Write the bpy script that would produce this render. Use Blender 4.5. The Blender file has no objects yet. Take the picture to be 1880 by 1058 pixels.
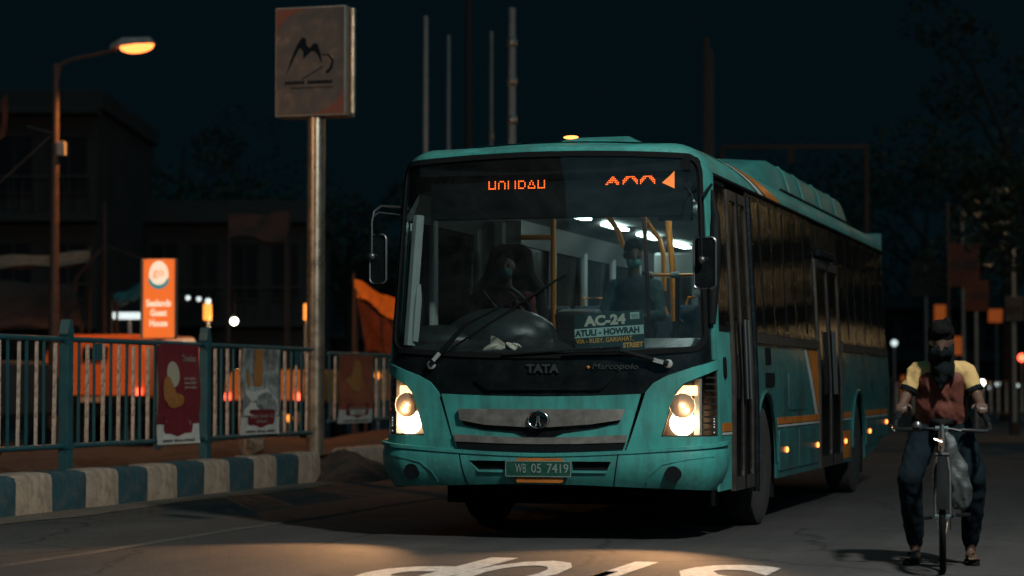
import bpy, bmesh, math, random
import numpy as np
from mathutils import Vector, Matrix, Euler
random.seed(7); rng = np.random.default_rng(7)
scn = bpy.context.scene
COL = scn.collection
R = math.radians
# ------------------------------------------------------------------ camera
F = 4178.0; H = 1.15; PIT = math.atan(178 / F); CP, SP = math.cos(PIT), math.sin(PIT)
cd = bpy.data.cameras.new('camera'); cam = bpy.data.objects.new('camera', cd); COL.objects.link(cam)
cam.location = (0, 0, H); cam.rotation_euler = (R(90) + PIT, 0, 0)
cd.sensor_width = 36; cd.lens = F * 36 / 1880; cd.clip_end = 1000; cd.clip_start = .1
cd.dof.use_dof = True; cd.dof.focus_distance = 16.9; cd.dof.aperture_fstop = 1.7
scn.camera = cam
# ------------------------------------------------------------------ night sky, added teal fill, exposure
w = bpy.data.worlds.new('World'); scn.world = w; w.use_nodes = True
bg = w.node_tree.nodes['Background']; bg.inputs[0].default_value = (.16, .68, 1.0, 1); bg.inputs[1].default_value = .0060
sd = bpy.data.lights.new('teal_fill', 'SUN'); sd.energy = .30; sd.angle = R(110); sd.color = (.22, .75, 1)  # very soft sun added as fill, lifts the shadows towards teal
so = bpy.data.objects.new('teal_fill', sd); COL.objects.link(so); so.rotation_euler = (R(40), 0, R(25))
scn.view_settings.view_transform = 'Standard'; scn.view_settings.look = 'None'; scn.view_settings.gamma = 1
scn.view_settings.exposure = 0.15
scn.render.engine = 'CYCLES'
scn.cycles.use_denoising = True
scn.cycles.max_bounces = 8; scn.cycles.transparent_max_bounces = 16
scn.cycles.sample_clamp_indirect = 3; scn.cycles.caustics_reflective = False; scn.cycles.caustics_refractive = False

# ------------------------------------------------------------------ places
YAW = math.atan(1207 / F * CP); CY, SY = math.cos(YAW), math.sin(YAW)
OX, OY = .20, 16.85                                   # bus front centre on the road
def b2w(x, y, z=0.): return Vector((OX + CY * x + SY * y, OY - SY * x + CY * y, z))
def on_line(c, px):                                   # distance along a line parallel to the road
    t = (px - 940) / F
    return (t * (OY - SY * c) - (OX + CY * c)) / (SY - t * CY)
def at(px, py, Y):
    vx = (px - 940) / F; vy = (529 - py) / F
    d = Vector((vx, CP - vy * SP, SP + vy * CP)); k = Y / d.y
    return Vector((d.x * k, Y, H + d.z * k))

# ------------------------------------------------------------------ materials
MATS = {}
def mat(name, col, rough=.5, metal=0., noise=None, bump=None, coat=0., emis=None, spec=None, dirt=None, streak=None):
    m = bpy.data.materials.new(name); m.use_nodes = True; nt = m.node_tree; N = nt.nodes; L = nt.links
    b = N['Principled BSDF']
    b.inputs['Base Color'].default_value = (*col, 1); b.inputs['Roughness'].default_value = rough; b.inputs['Metallic'].default_value = metal
    if spec is not None: b.inputs['Specular IOR Level'].default_value = spec
    if coat: b.inputs['Coat Weight'].default_value = coat; b.inputs['Coat Roughness'].default_value = .08
    if emis: b.inputs['Emission Color'].default_value = (*emis[0], 1); b.inputs['Emission Strength'].default_value = emis[1]
    tc = N.new('ShaderNodeTexCoord')
    src = None
    if noise:
        n = N.new('ShaderNodeTexNoise'); n.inputs['Scale'].default_value = noise[0]; n.inputs['Detail'].default_value = 8; n.inputs['Roughness'].default_value = .65
        L.new(tc.outputs['Object'], n.inputs['Vector'])
        r = N.new('ShaderNodeMapRange'); r.inputs[1].default_value = .3; r.inputs[2].default_value = .7
        r.inputs[3].default_value = 1 - noise[1]; r.inputs[4].default_value = 1 + noise[1]
        L.new(n.outputs['Fac'], r.inputs[0])
        mx = N.new('ShaderNodeMix'); mx.data_type = 'RGBA'; mx.blend_type = 'MULTIPLY'; mx.inputs[0].default_value = 1
        mx.inputs[6].default_value = (*col, 1); L.new(r.outputs[0], mx.inputs[7]); src = mx.outputs[2]
        rr = N.new('ShaderNodeMapRange'); rr.inputs[1].default_value = .3; rr.inputs[2].default_value = .7
        rr.inputs[3].default_value = max(.02, rough - .12); rr.inputs[4].default_value = min(1, rough + .15)
        L.new(n.outputs['Fac'], rr.inputs[0]); L.new(rr.outputs[0], b.inputs['Roughness'])
    if dirt:                                          # (scale, colour, amount)
        n = N.new('ShaderNodeTexNoise'); n.inputs['Scale'].default_value = dirt[0]; n.inputs['Detail'].default_value = 10; n.inputs['Roughness'].default_value = .7
        L.new(tc.outputs['Object'], n.inputs['Vector'])
        r = N.new('ShaderNodeMapRange'); r.inputs[1].default_value = .45; r.inputs[2].default_value = .72; r.inputs[4].default_value = dirt[2]
        L.new(n.outputs['Fac'], r.inputs[0])
        mx = N.new('ShaderNodeMix'); mx.data_type = 'RGBA'; L.new(r.outputs[0], mx.inputs[0])
        if src: L.new(src, mx.inputs[6])
        else: mx.inputs[6].default_value = (*col, 1)
        mx.inputs[7].default_value = (*dirt[1], 1); src = mx.outputs[2]
    if streak:                                        # rain and road grime streaks: (vector scale, colour, amount)
        mp = N.new('ShaderNodeMapping'); mp.inputs['Scale'].default_value = streak[0]; L.new(tc.outputs['Object'], mp.inputs[0])
        n = N.new('ShaderNodeTexNoise'); n.inputs['Scale'].default_value = 1; n.inputs['Detail'].default_value = 9; n.inputs['Roughness'].default_value = .72; L.new(mp.outputs[0], n.inputs['Vector'])
        r = N.new('ShaderNodeMapRange'); r.inputs[1].default_value = .46; r.inputs[2].default_value = .75; r.inputs[4].default_value = streak[2]; L.new(n.outputs['Fac'], r.inputs[0])
        mx = N.new('ShaderNodeMix'); mx.data_type = 'RGBA'; L.new(r.outputs[0], mx.inputs[0]); mx.inputs[7].default_value = (*streak[1], 1)
        if src: L.new(src, mx.inputs[6])
        else: mx.inputs[6].default_value = (*col, 1)
        src = mx.outputs[2]
    if src: L.new(src, b.inputs['Base Color'])
    if bump:
        n = N.new('ShaderNodeTexNoise'); n.inputs['Scale'].default_value = bump[0]; n.inputs['Detail'].default_value = 6
        L.new(tc.outputs['Object'], n.inputs['Vector'])
        bp = N.new('ShaderNodeBump'); bp.inputs['Strength'].default_value = bump[1]; bp.inputs['Distance'].default_value = bump[2] if len(bump) > 2 else .02
        L.new(n.outputs['Fac'], bp.inputs['Height']); L.new(bp.outputs[0], b.inputs['Normal'])
    MATS[name] = m
    return m
def glass(name, tint, refl=1., wav=None, rough=.02, dust=0.):
    m = bpy.data.materials.new(name); m.use_nodes = True; nt = m.node_tree; N = nt.nodes; L = nt.links
    N.remove(N['Principled BSDF']); out = N['Material Output']
    t = N.new('ShaderNodeBsdfTransparent'); t.inputs[0].default_value = (*tint, 1)
    g = N.new('ShaderNodeBsdfGlossy'); g.inputs['Roughness'].default_value = rough; g.inputs[0].default_value = (refl, refl, refl, 1)
    f = N.new('ShaderNodeFresnel'); ge = N.new('ShaderNodeNewGeometry'); ir = N.new('ShaderNodeMapRange'); ir.inputs[3].default_value = 1.45; ir.inputs[4].default_value = 1 / 1.45
    L.new(ge.outputs['Backfacing'], ir.inputs[0]); L.new(ir.outputs[0], f.inputs[0])
    x = N.new('ShaderNodeMixShader'); L.new(f.outputs[0], x.inputs[0]); L.new(t.outputs[0], x.inputs[1]); L.new(g.outputs[0], x.inputs[2]); L.new(x.outputs[0], out.inputs[0])
    if dust:                                              # film of road dust and wiper smears
        tc = N.new('ShaderNodeTexCoord'); mp = N.new('ShaderNodeMapping'); mp.inputs['Scale'].default_value = (3, 3, 5); L.new(tc.outputs['Object'], mp.inputs[0])
        n = N.new('ShaderNodeTexNoise'); n.inputs['Scale'].default_value = 1; n.inputs['Detail'].default_value = 10; n.inputs['Roughness'].default_value = .7; n.inputs['Distortion'].default_value = 1.2; L.new(mp.outputs[0], n.inputs['Vector'])
        r = N.new('ShaderNodeMapRange'); r.inputs[1].default_value = .35; r.inputs[2].default_value = .75; r.inputs[3].default_value = dust * .25; r.inputs[4].default_value = dust * 1.6; L.new(n.outputs['Fac'], r.inputs[0])
        df = N.new('ShaderNodeBsdfDiffuse'); df.inputs[0].default_value = (.5, .5, .47, 1); x2 = N.new('ShaderNodeMixShader'); L.new(r.outputs[0], x2.inputs[0]); L.new(x.outputs[0], x2.inputs[1]); L.new(df.outputs[0], x2.inputs[2]); L.new(x2.outputs[0], out.inputs[0])
    if wav:
        tc = N.new('ShaderNodeTexCoord'); mp = N.new('ShaderNodeMapping'); mp.inputs['Scale'].default_value = wav[0]
        n = N.new('ShaderNodeTexNoise'); n.inputs['Scale'].default_value = 1; n.inputs['Detail'].default_value = 4
        L.new(tc.outputs['Object'], mp.inputs[0]); L.new(mp.outputs[0], n.inputs['Vector'])
        bp = N.new('ShaderNodeBump'); bp.inputs['Strength'].default_value = wav[1]; bp.inputs['Distance'].default_value = .02
        L.new(n.outputs['Fac'], bp.inputs['Height']); L.new(bp.outputs[0], g.inputs['Normal'])
    MATS[name] = m; return m
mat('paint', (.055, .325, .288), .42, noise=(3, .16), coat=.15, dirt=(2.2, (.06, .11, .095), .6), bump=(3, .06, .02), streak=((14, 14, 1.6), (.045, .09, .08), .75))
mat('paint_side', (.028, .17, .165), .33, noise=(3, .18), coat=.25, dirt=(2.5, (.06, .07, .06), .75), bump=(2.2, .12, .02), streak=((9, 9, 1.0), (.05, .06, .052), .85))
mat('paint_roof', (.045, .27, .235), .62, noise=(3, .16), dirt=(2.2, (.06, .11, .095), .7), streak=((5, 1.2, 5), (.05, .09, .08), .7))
mat('orange_paint', (.55, .16, .02), .45, noise=(6, .15), dirt=(5, (.12, .06, .03), .5))
mat('white_paint', (.5, .5, .46), .5, noise=(6, .12))
mat('gloss_black', (.006, .008, .009), .22, noise=(8, .3), dirt=(5, (.02, .02, .02), .4))
mat('black', (.006, .0075, .0085), .7, spec=.15, noise=(10, .2))
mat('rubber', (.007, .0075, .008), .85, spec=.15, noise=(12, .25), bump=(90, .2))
mat('tyre_dusty', (.035, .031, .027), .9, noise=(14, .3), bump=(60, .3))
mat('chrome', (.75, .73, .7), .16, 1)
mat('silver', (.42, .38, .34), .4, .7, noise=(9, .15), dirt=(7, (.12, .10, .08), .6))
mat('lamp_bowl', (.07, .045, .03), .45, .2)
mat('bowl_bright', (.85, .75, .62), .3, .55)
mat('badge_metal', (.16, .16, .16), .35, .8)
mat('trim_grey', (.32, .35, .34), .6, noise=(5, .12))
mat('interior_grey', (.12, .135, .135), .7, noise=(4, .15))
mat('interior_dark', (.012, .014, .015), .55, noise=(8, .3))
mat('dash', (.022, .027, .027), .36, noise=(12, .2), bump=(200, .08))
mat('seat_cloth', (.012, .012, .014), .9, noise=(30, .3))
mat('seat_blue', (.02, .04, .06), .85, noise=(30, .3))
mat('pole_orange', (.85, .27, .02), .4)
mat('pole_brown', (.09, .025, .015), .4)
mat('tube_light', (.8, .9, .9), .5, emis=((.80, 1, .95), 14))
mat('bulb_head', (1, .9, .8), .3, emis=((1, .78, .5), 16))
mat('bulb_turn', (1, .7, .4), .3, emis=((1, .52, .22), 4))
mat('amber', (.8, .3, .05), .3, emis=((1, .24, .05), 4))
mat('led', (.3, .05, .01), .4, emis=((1, .11, .014), 5))
mat('led_dim', (.2, .04, .01), .4, emis=((1, .24, .05), 1.3))
mat('plate_green', (.012, .075, .05), .4, noise=(20, .2))
mat('plate_text', (.20, .26, .23), .5)
glass('windscreen', (.84, .89, .88), .9, dust=.010)
glass('lens', (.92, .9, .88), .8)
glass('tint', (.07, .08, .08), 1., ((16, 16, .7), .30), .06, .006)
glass('door_glass', (.05, .045, .04), .9, ((14, 14, .8), .06), .12)
mat('door_frame', (.045, .038, .032), .45, noise=(9, .3))
mat('mirror_glass', (.5, .55, .55), .05, 1)
def road_mat(name, base, seed):
    m = mat(name, base, .82, bump=(95, .9, .014)); nt = m.node_tree; N = nt.nodes; L = nt.links; b = N['Principled BSDF']; tc = N.new('ShaderNodeTexCoord')
    def noise(sc, det, lo, hi, a, c, rot=0.):
        mp = N.new('ShaderNodeMapping'); mp.inputs['Scale'].default_value = sc; mp.inputs['Location'].default_value = (seed * 7.3, seed * 3.1, 0)
        r0 = N.new('ShaderNodeMapping'); r0.inputs['Rotation'].default_value = (0, 0, rot); L.new(tc.outputs['Object'], r0.inputs[0]); L.new(r0.outputs[0], mp.inputs[0])
        n = N.new('ShaderNodeTexNoise'); n.inputs['Scale'].default_value = 1; n.inputs['Detail'].default_value = det; n.inputs['Roughness'].default_value = .7; L.new(mp.outputs[0], n.inputs['Vector'])
        r = N.new('ShaderNodeMapRange'); r.inputs[1].default_value = lo; r.inputs[2].default_value = hi; r.inputs[3].default_value = a; r.inputs[4].default_value = c; L.new(n.outputs['Fac'], r.inputs[0]); return r.outputs[0]
    fs = [noise((75, 75, 75), 3, .3, .7, .45, 1.65), noise((.5, .5, .5), 6, .3, .7, .72, 1.25), noise((2.2, .06, 1), 5, .3, .7, .75, 1.25, YAW), noise((1.6, 1.0, 1), 8, .60, .70, 1, .55)]
    cur = None
    for f in fs:
        if cur is None: cur = f; continue
        mu = N.new('ShaderNodeMath'); mu.operation = 'MULTIPLY'; L.new(cur, mu.inputs[0]); L.new(f, mu.inputs[1]); cur = mu.outputs[0]
    v = N.new('ShaderNodeTexVoronoi'); v.feature = 'DISTANCE_TO_EDGE'; v.inputs['Scale'].default_value = .55
    wn = N.new('ShaderNodeTexNoise'); wn.inputs['Scale'].default_value = 2.5; wn.inputs['Detail'].default_value = 6; L.new(tc.outputs['Object'], wn.inputs['Vector'])
    ad = N.new('ShaderNodeMix'); ad.data_type = 'VECTOR'; ad.inputs[0].default_value = .22; L.new(tc.outputs['Object'], ad.inputs[4]); L.new(wn.outputs['Color'], ad.inputs[5]); L.new(ad.outputs[1], v.inputs['Vector'])
    cr = N.new('ShaderNodeMapRange'); cr.inputs[2].default_value = .012; cr.inputs[3].default_value = .35; cr.inputs[4].default_value = 1; L.new(v.outputs['Distance'], cr.inputs[0])
    mu = N.new('ShaderNodeMath'); mu.operation = 'MULTIPLY'; L.new(cur, mu.inputs[0]); L.new(cr.outputs[0], mu.inputs[1])
    mx = N.new('ShaderNodeMix'); mx.data_type = 'RGBA'; mx.blend_type = 'MULTIPLY'; mx.inputs[0].default_value = 1; mx.inputs[6].default_value = (*base, 1); L.new(mu.outputs[0], mx.inputs[7]); L.new(mx.outputs[2], b.inputs['Base Color'])
road_mat('asphalt', (.047, .044, .042), 1)
road_mat('asphalt_old', (.066, .058, .050), 2)
mat('road_paint', (.56, .53, .48), .7, noise=(60, .3), dirt=(16, (.09, .085, .08), .95), bump=(160, .5, .01))
mat('dust', (.17, .12, .085), .95, noise=(4, .3), bump=(60, .6))
mat('kerb_teal', (.016, .066, .08), .8, noise=(5, .25), bump=(45, .6, .02), dirt=(9, (.12, .09, .07), .65))
mat('kerb_cream', (.44, .32, .225), .85, noise=(5, .25), bump=(45, .6, .02), dirt=(9, (.12, .085, .06), .7))
mat('soil', (.075, .042, .028), .95, noise=(4, .4), bump=(22, .9, .05))
mat('rock', (.22, .13, .08), .9, noise=(7, .35), bump=(15, .8, .03))
mat('fence_teal', (.012, .085, .10), .5, noise=(6, .25), dirt=(8, (.04, .04, .035), .5))
mat('fence_pale', (.62, .47, .36), .65, noise=(6, .25), dirt=(14, (.12, .06, .035), .95))
mat('banner_maroon', (.19, .018, .027), .55, noise=(8, .2))
mat('banner_white', (.68, .64, .56), .55, noise=(8, .15))
mat('banner_photo', (.34, .35, .32), .5, noise=(5, .8), dirt=(6, (.02, .05, .06), .9))
mat('banner_rust', (.34, .08, .04), .5, noise=(5, .45))
mat('print_gold', (.42, .17, .045), .5, noise=(40, .4))
mat('print_cream', (.5, .42, .3), .6)
mat('print_pale', (.42, .30, .24), .6)
mat('print_dark', (.035, .02, .02), .6)
mat('steel', (.44, .36, .27), .32, .75, noise=(5, .15), dirt=(8, (.16, .11, .07), .6))
mat('pole_rust', (.055, .034, .028), .6, .2, noise=(6, .35), dirt=(9, (.16, .06, .03), .6))
mat('galv', (.32, .29, .26), .55, .4, noise=(6, .25))
mat('sign_face', (.060, .054, .052), .5, noise=(6, .1))
mat('sign_red', (.15, .03, .018), .5)
mat('sign_ink', (.006, .010, .013), .8, spec=.1)
mat('sodium', (1, .6, .2), .4, emis=((1, .21, .045), 3.4))
mat('lamp_white', (1, .95, .9), .4, emis=((1, .9, .75), 6))
mat('house_sign', (.6, .14, .02), .4, emis=((1, .17, .025), .75))
mat('house_sign_white', (.8, .7, .6), .4, emis=((1, .78, .55), .8))
mat('house_sign_teal', (.05, .35, .35), .4, emis=((.05, .4, .42), .4))
mat('bulb_white', (1, 1, .95), .4, emis=((1, .93, .75), 11))
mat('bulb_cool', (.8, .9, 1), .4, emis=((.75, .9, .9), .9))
mat('bulb_orange', (1, .4, .1), .4, emis=((1, .30, .04), 1.3))
mat('tail_red', (.8, .05, .03), .3, emis=((1, .09, .04), 5))
mat('van_orange', (.80, .20, .04), .5, noise=(4, .2), dirt=(4, (.3, .08, .03), .5))
mat('taxi_yellow', (.55, .22, .03), .4, noise=(4, .2))
mat('tarp_brown', (.085, .042, .028), .9, noise=(3, .4), bump=(6, .8, .1))
mat('tarp_red', (.13, .035, .018), .85, noise=(3, .4), bump=(6, .8, .08))
mat('tarp_orange', (.50, .16, .02), .8, noise=(3, .3), bump=(6, .6, .08))
mat('tarp_teal', (.03, .15, .15), .8, noise=(3, .3))
mat('wall_brown', (.040, .027, .022), .9, noise=(1.5, .35), bump=(8, .4))
mat('wall_dark', (.045, .035, .032), .9, noise=(1.5, .35))
mat('window_dark', (.008, .009, .01), .55, spec=.15)
mat('lit_window', (.6, .4, .2), .5, emis=((1, .66, .30), 1.6))
mat('bark', (.035, .026, .02), .9, noise=(6, .3), bump=(12, .7, .03))
mat('leaf', (.028, .036, .014), .6, noise=(1.5, .5))
mat('skin', (.085, .045, .03), .5, noise=(9, .12))
mat('hair', (.006, .005, .005), .9, spec=.1, bump=(60, .8, .02))
mat('mask_teal', (.05, .19, .17), .8)
mat('shirt_maroon', (.12, .022, .02), .85, noise=(14, .2))
mat('shirt_check', (.025, .06, .06), .85, noise=(40, .5))
mat('vest_dark', (.012, .017, .02), .9)
mat('shirt_yellow', (.50, .32, .12), .85, noise=(12, .12), bump=(14, .3, .02))
mat('shirt_rust', (.13, .032, .02), .85, noise=(12, .2), bump=(14, .3, .02))
mat('jeans', (.0045, .0095, .013), .95, spec=.1, noise=(10, .35), bump=(14, .4, .02))
mat('scarf', (.006, .009, .010), .95, spec=.1, noise=(30, .3), bump=(20, .4))
mat('sack', (.05, .056, .055), .5, noise=(6, .2), bump=(12, .5, .04))
mat('tissue', (.6, .5, .43), .8, bump=(15, .5))
mat('board_green', (.008, .035, .036), .5)
mat('board_pale', (.36, .5, .46), .5)
mat('board_cream', (.48, .46, .38), .5)
mat('board_orange', (.62, .30, .06), .5)
mat('bike_black', (.010, .011, .012), .45, noise=(20, .3), dirt=(12, (.03, .022, .016), .6))
mat('eye', (.03, .027, .025), .5, spec=.2)
# ------------------------------------------------------------------ mesh helpers
class MB:
    def __init__(s): s.v = []; s.f = []
    def add(s, vs, fs):
        o = len(s.v); s.v += [tuple(q) for q in vs]; s.f += [tuple(o + i for i in q) for q in fs]; return s
    def box(s, c, d, rz=0., rx=0., ry=0.):
        m = Euler((rx, ry, rz)).to_matrix(); c = Vector(c)
        vs = [c + m @ Vector((x * d[0] / 2, y * d[1] / 2, z * d[2] / 2)) for x in (-1, 1) for y in (-1, 1) for z in (-1, 1)]
        return s.add(vs, [(0, 1, 3, 2), (4, 6, 7, 5), (0, 4, 5, 1), (2, 3, 7, 6), (0, 2, 6, 4), (1, 5, 7, 3)])
    def tube(s, pts, r, n=8, cap=True):
        pts = [Vector(p) for p in pts]; rs = r if isinstance(r, (list, tuple)) else [r] * len(pts)
        vs = []; fs = []; ref = None
        for i, p in enumerate(pts):
            t = (pts[min(i + 1, len(pts) - 1)] - pts[max(i - 1, 0)]).normalized()
            if ref is None: ref = Vector((1, 0, 0)) if abs(t.x) < .8 else Vector((0, 1, 0))
            a = t.cross(ref).normalized(); b = t.cross(a).normalized(); ref = b.cross(t) if False else ref
            for k in range(n):
                q = 2 * math.pi * k / n; vs.append(p + (a * math.cos(q) + b * math.sin(q)) * rs[i])
        for i in range(len(pts) - 1):
            for k in range(n):
                k2 = (k + 1) % n; fs.append((i * n + k, i * n + k2, (i + 1) * n + k2, (i + 1) * n + k))
        if cap: fs.append(tuple(range(n - 1, -1, -1))); fs.append(tuple((len(pts) - 1) * n + k for k in range(n)))
        return s.add(vs, fs)
    def lathe(s, prof, c, axis=(0, 0, 1), n=24):       # prof: (r, h)
        ax = Vector(axis).normalized(); q = ax.to_track_quat('Z', 'Y'); c = Vector(c); vs = []; fs = []
        for r_, h in prof:
            for k in range(n):
                a = 2 * math.pi * k / n; vs.append(c + q @ Vector((r_ * math.cos(a), r_ * math.sin(a), h)))
        for i in range(len(prof) - 1):
            for k in range(n):
                k2 = (k + 1) % n; fs.append((i * n + k, i * n + k2, (i + 1) * n + k2, (i + 1) * n + k))
        if prof[0][0] > 1e-4: fs.append(tuple(range(n - 1, -1, -1)))
        if prof[-1][0] > 1e-4: fs.append(tuple((len(prof) - 1) * n + k for k in range(n)))
        return s.add(vs, fs)
    def ell(s, c, r, n=12, rot=None):
        if not isinstance(r, (tuple, list)): r = (r, r, r)
        c = Vector(c); m = rot.to_matrix() if rot else Matrix.Identity(3); vs = []; fs = []; h = max(5, n // 2 + 1)
        for i in range(h + 1):
            t = math.pi * i / h
            for k in range(n):
                p = 2 * math.pi * k / n
                vs.append(c + m @ Vector((r[0] * math.sin(t) * math.cos(p), r[1] * math.sin(t) * math.sin(p), r[2] * math.cos(t))))
        for i in range(h):
            for k in range(n):
                k2 = (k + 1) % n; fs.append((i * n + k, (i + 1) * n + k, (i + 1) * n + k2, i * n + k2))
        return s.add(vs, fs)
    def prism(s, poly, o, ax, ay, az, th):             # 2-D outline in plane (ax, ay), thickness th along az
        o, ax, ay, az = Vector(o), Vector(ax), Vector(ay), Vector(az); n = len(poly)
        a = [o + ax * p[0] + ay * p[1] for p in poly]; b = [q + az * th for q in a]
        return s.add(a + b, [tuple(range(n - 1, -1, -1)), tuple(range(n, 2 * n))] + [(i, (i + 1) % n, n + (i + 1) % n, n + i) for i in range(n)])
    def mesh(s, name, smooth=40):
        me = bpy.data.meshes.new(name); me.from_pydata(s.v, [], s.f)
        b = bmesh.new(); b.from_mesh(me); bmesh.ops.recalc_face_normals(b, faces=b.faces); b.to_mesh(me); b.free()
        if smooth:
            me.polygons.foreach_set('use_smooth', [True] * len(me.polygons)); me.set_sharp_from_angle(angle=R(smooth))
        return me
def link(name, me, m, parent=None):
    o = bpy.data.objects.new(name, me); COL.objects.link(o)
    if m and not me.materials: me.materials.append(MATS[m])
    if parent: o.parent = parent
    return o
def obj(name, mb, m, parent=None, smooth=40, bevel=0.):
    o = link(name, mb.mesh(name, smooth), m, parent)
    if bevel:
        md = o.modifiers.new('bevel', 'BEVEL'); md.width = bevel; md.segments = 2; md.limit_method = 'ANGLE'; md.angle_limit = R(40)
    return o
def empty(name, loc, rz=0, label=None, cat=None, group=None):
    o = bpy.data.objects.new(name, None); COL.objects.link(o); o.location = loc; o.rotation_euler = (0, 0, rz); o.empty_display_size = .2
    tag(o, label, cat, group); return o
def tag(o, label=None, cat=None, group=None, kind=None):
    for k, v in (('label', label), ('category', cat), ('group', group), ('kind', kind)):
        if v: o[k] = v
    return o
def pc(name, me, parent, loc, rz=0.):                   # a piece that shares its mesh
    o = bpy.data.objects.new(name, me); COL.objects.link(o); o.parent = parent; o.location = loc; o.rotation_euler = (0, 0, rz); return o
def text_mesh(body, size, bold=0., ext=.001, shear=0., align='CENTER', width=None):
    cu = bpy.data.curves.new('t', 'FONT'); cu.body = body; cu.size = size; cu.align_x = align; cu.align_y = 'CENTER'; cu.offset = bold; cu.extrude = ext; cu.shear = shear; cu.resolution_u = 3
    o = bpy.data.objects.new('t', cu); COL.objects.link(o)
    dg = bpy.context.evaluated_depsgraph_get(); me = bpy.data.meshes.new_from_object(o.evaluated_get(dg))
    bpy.data.objects.remove(o); bpy.data.curves.remove(cu)
    me.materials.clear()
    if width:
        xs = [v.co.x for v in me.vertices]; k = width / (max(xs) - min(xs)); c = (max(xs) + min(xs)) / 2
        for v in me.vertices: v.co.x = (v.co.x - c) * k
    return me
def text(name, body, size, m, parent, loc, rot=(R(90), 0, 0), **kw):
    me = text_mesh(body, size, **kw); o = link(name, me, m, parent); o.location = loc; o.rotation_euler = rot; return o
def point(name, loc, e, col, parent=None, rad=.05, kind='POINT'):
    l = bpy.data.lights.new(name, kind); l.energy = e; l.color = col; l.shadow_soft_size = rad
    o = bpy.data.objects.new(name, l); COL.objects.link(o); o.location = loc
    if parent: o.parent = parent
    return o

# ------------------------------------------------------------------ ground
def sheet(name, poly, z, m, kind='structure', parent=None):
    o = obj(name, MB().add([(p[0], p[1], z) for p in poly], [tuple(range(len(poly)))]), m, parent, 0)
    if kind: o['kind'] = kind
    return o
sheet('road', [(-250, -60), (250, -60), (250, 420), (-250, 420)], 0, 'asphalt')
def strip(x0, x1, y0, y1): return [b2w(x0, y0), b2w(x1, y0), b2w(x1, y1), b2w(x0, y1)]
# older strip of paving beside the median, with an uneven edge
n = 90; edge = [b2w(-2.62 + .035 * math.sin(i * 1.3) + random.uniform(-.02, .02), -12 + i * .9) for i in range(n)]
sheet('road_shoulder', [b2w(-5.3, -12)] + edge + [b2w(-5.3, -12 + (n - 1) * .9)], .006, 'asphalt_old')
mb = MB()
for i in range(n - 1):
    a, b = edge[i], edge[i + 1]; k = .018 * random.uniform(.5, 1.5)
    mb.add([(a.x - k, a.y, .0), (b.x - k, b.y, .0), (b.x, b.y, .016), (a.x, a.y, .016)], [(0, 1, 2, 3)])
    mb.add([(a.x, a.y, .016), (b.x, b.y, .016), (b.x + .03, b.y, .002), (a.x + .03, a.y, .002)], [(0, 1, 2, 3)])
o = obj('road_joint', mb, 'asphalt_old', None, 0); o['kind'] = 'structure'
e1 = [b2w(-4.72 + .09 * math.sin(i * .7) + random.uniform(-.05, .05), -8 + i * .5) for i in range(120)]
sheet('gutter_dust', [b2w(-5.25, -8)] + e1 + [b2w(-5.25, 52)], .011, 'dust')
# painted word for the bus driver: STOP, its foot towards the bus
road = bpy.data.objects['road']
for ch, px, wd in (('S', 1345, .58), ('T', 1150, .62), ('O', 965, .58), ('P', 790, .58)):
    me = text_mesh(ch, 1.0, bold=.03, ext=.0, width=wd)
    ys = [v.co.y for v in me.vertices]; k = 2.0 / (max(ys) - min(ys)); y0 = min(ys)
    y_b = {'S': -1.85, 'T': -1.77, 'O': -1.85, 'P': -1.68}[ch]
    for v in me.vertices: v.co.y = (v.co.y - y0) * k
    o = link('painted_letter', me, 'road_paint', road)
    g = at(px, 1044, 14.2); t = (px - 940) / F
    x_b = ((t * 14.26 * 1.0) - OX) * CY - (14.26 - OY) * SY
    o.location = b2w(x_b, y_b, .005); o.rotation_euler = (0, 0, math.pi - YAW)

# ------------------------------------------------------------------ bus surface
_p = [(0, 0)] + [(1.03 * i / 40, .09 * (i / 40) ** 2) for i in range(1, 41)]
_t0 = math.atan(.18 / 1.03)
for i in range(1, 25):
    t = _t0 + (math.pi / 2 - _t0) * i / 24
    _p.append((1.03 + .29 * (math.sin(t) - math.sin(_t0)), .09 + .29 * (math.cos(_t0) - math.cos(t))))
_p.append((_p[-1][0], _p[-1][1] + 14))
PP = np.array(_p); PP[:, 0] *= 1.27 / PP[-1, 0]
UU = np.concatenate([[0], np.cumsum(np.hypot(*np.diff(PP, axis=0).T))])
def SW(z): return 1.27 if z < 1.2 else 1.27 - (z - 1.2) / 1.52 * .075
def surf(u, z, off=0.):
    s = 1 if u >= 0 else -1; a = abs(u)
    def p(q): return np.interp(q, UU, PP[:, 0]), np.interp(q, UU, PP[:, 1])
    x, y = p(a); x1, y1 = p(a + .02); x0, y0 = p(max(0, a - .02)); tx, ty = x1 - x0, y1 - y0
    if a < .02: tx, ty = 1, 0
    l = math.hypot(tx, ty); nx, ny = ty / l, -tx / l
    wt = min(1, max(0, 1 - (y - .1) / 1.5))
    return Vector((s * (x * SW(z) / 1.27 + nx * off), y + wt * max(0, z - 1.3) * .09 + ny * off, z))
def ub(y): return y + 1.0655                              # side coordinate from distance behind the front
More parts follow.
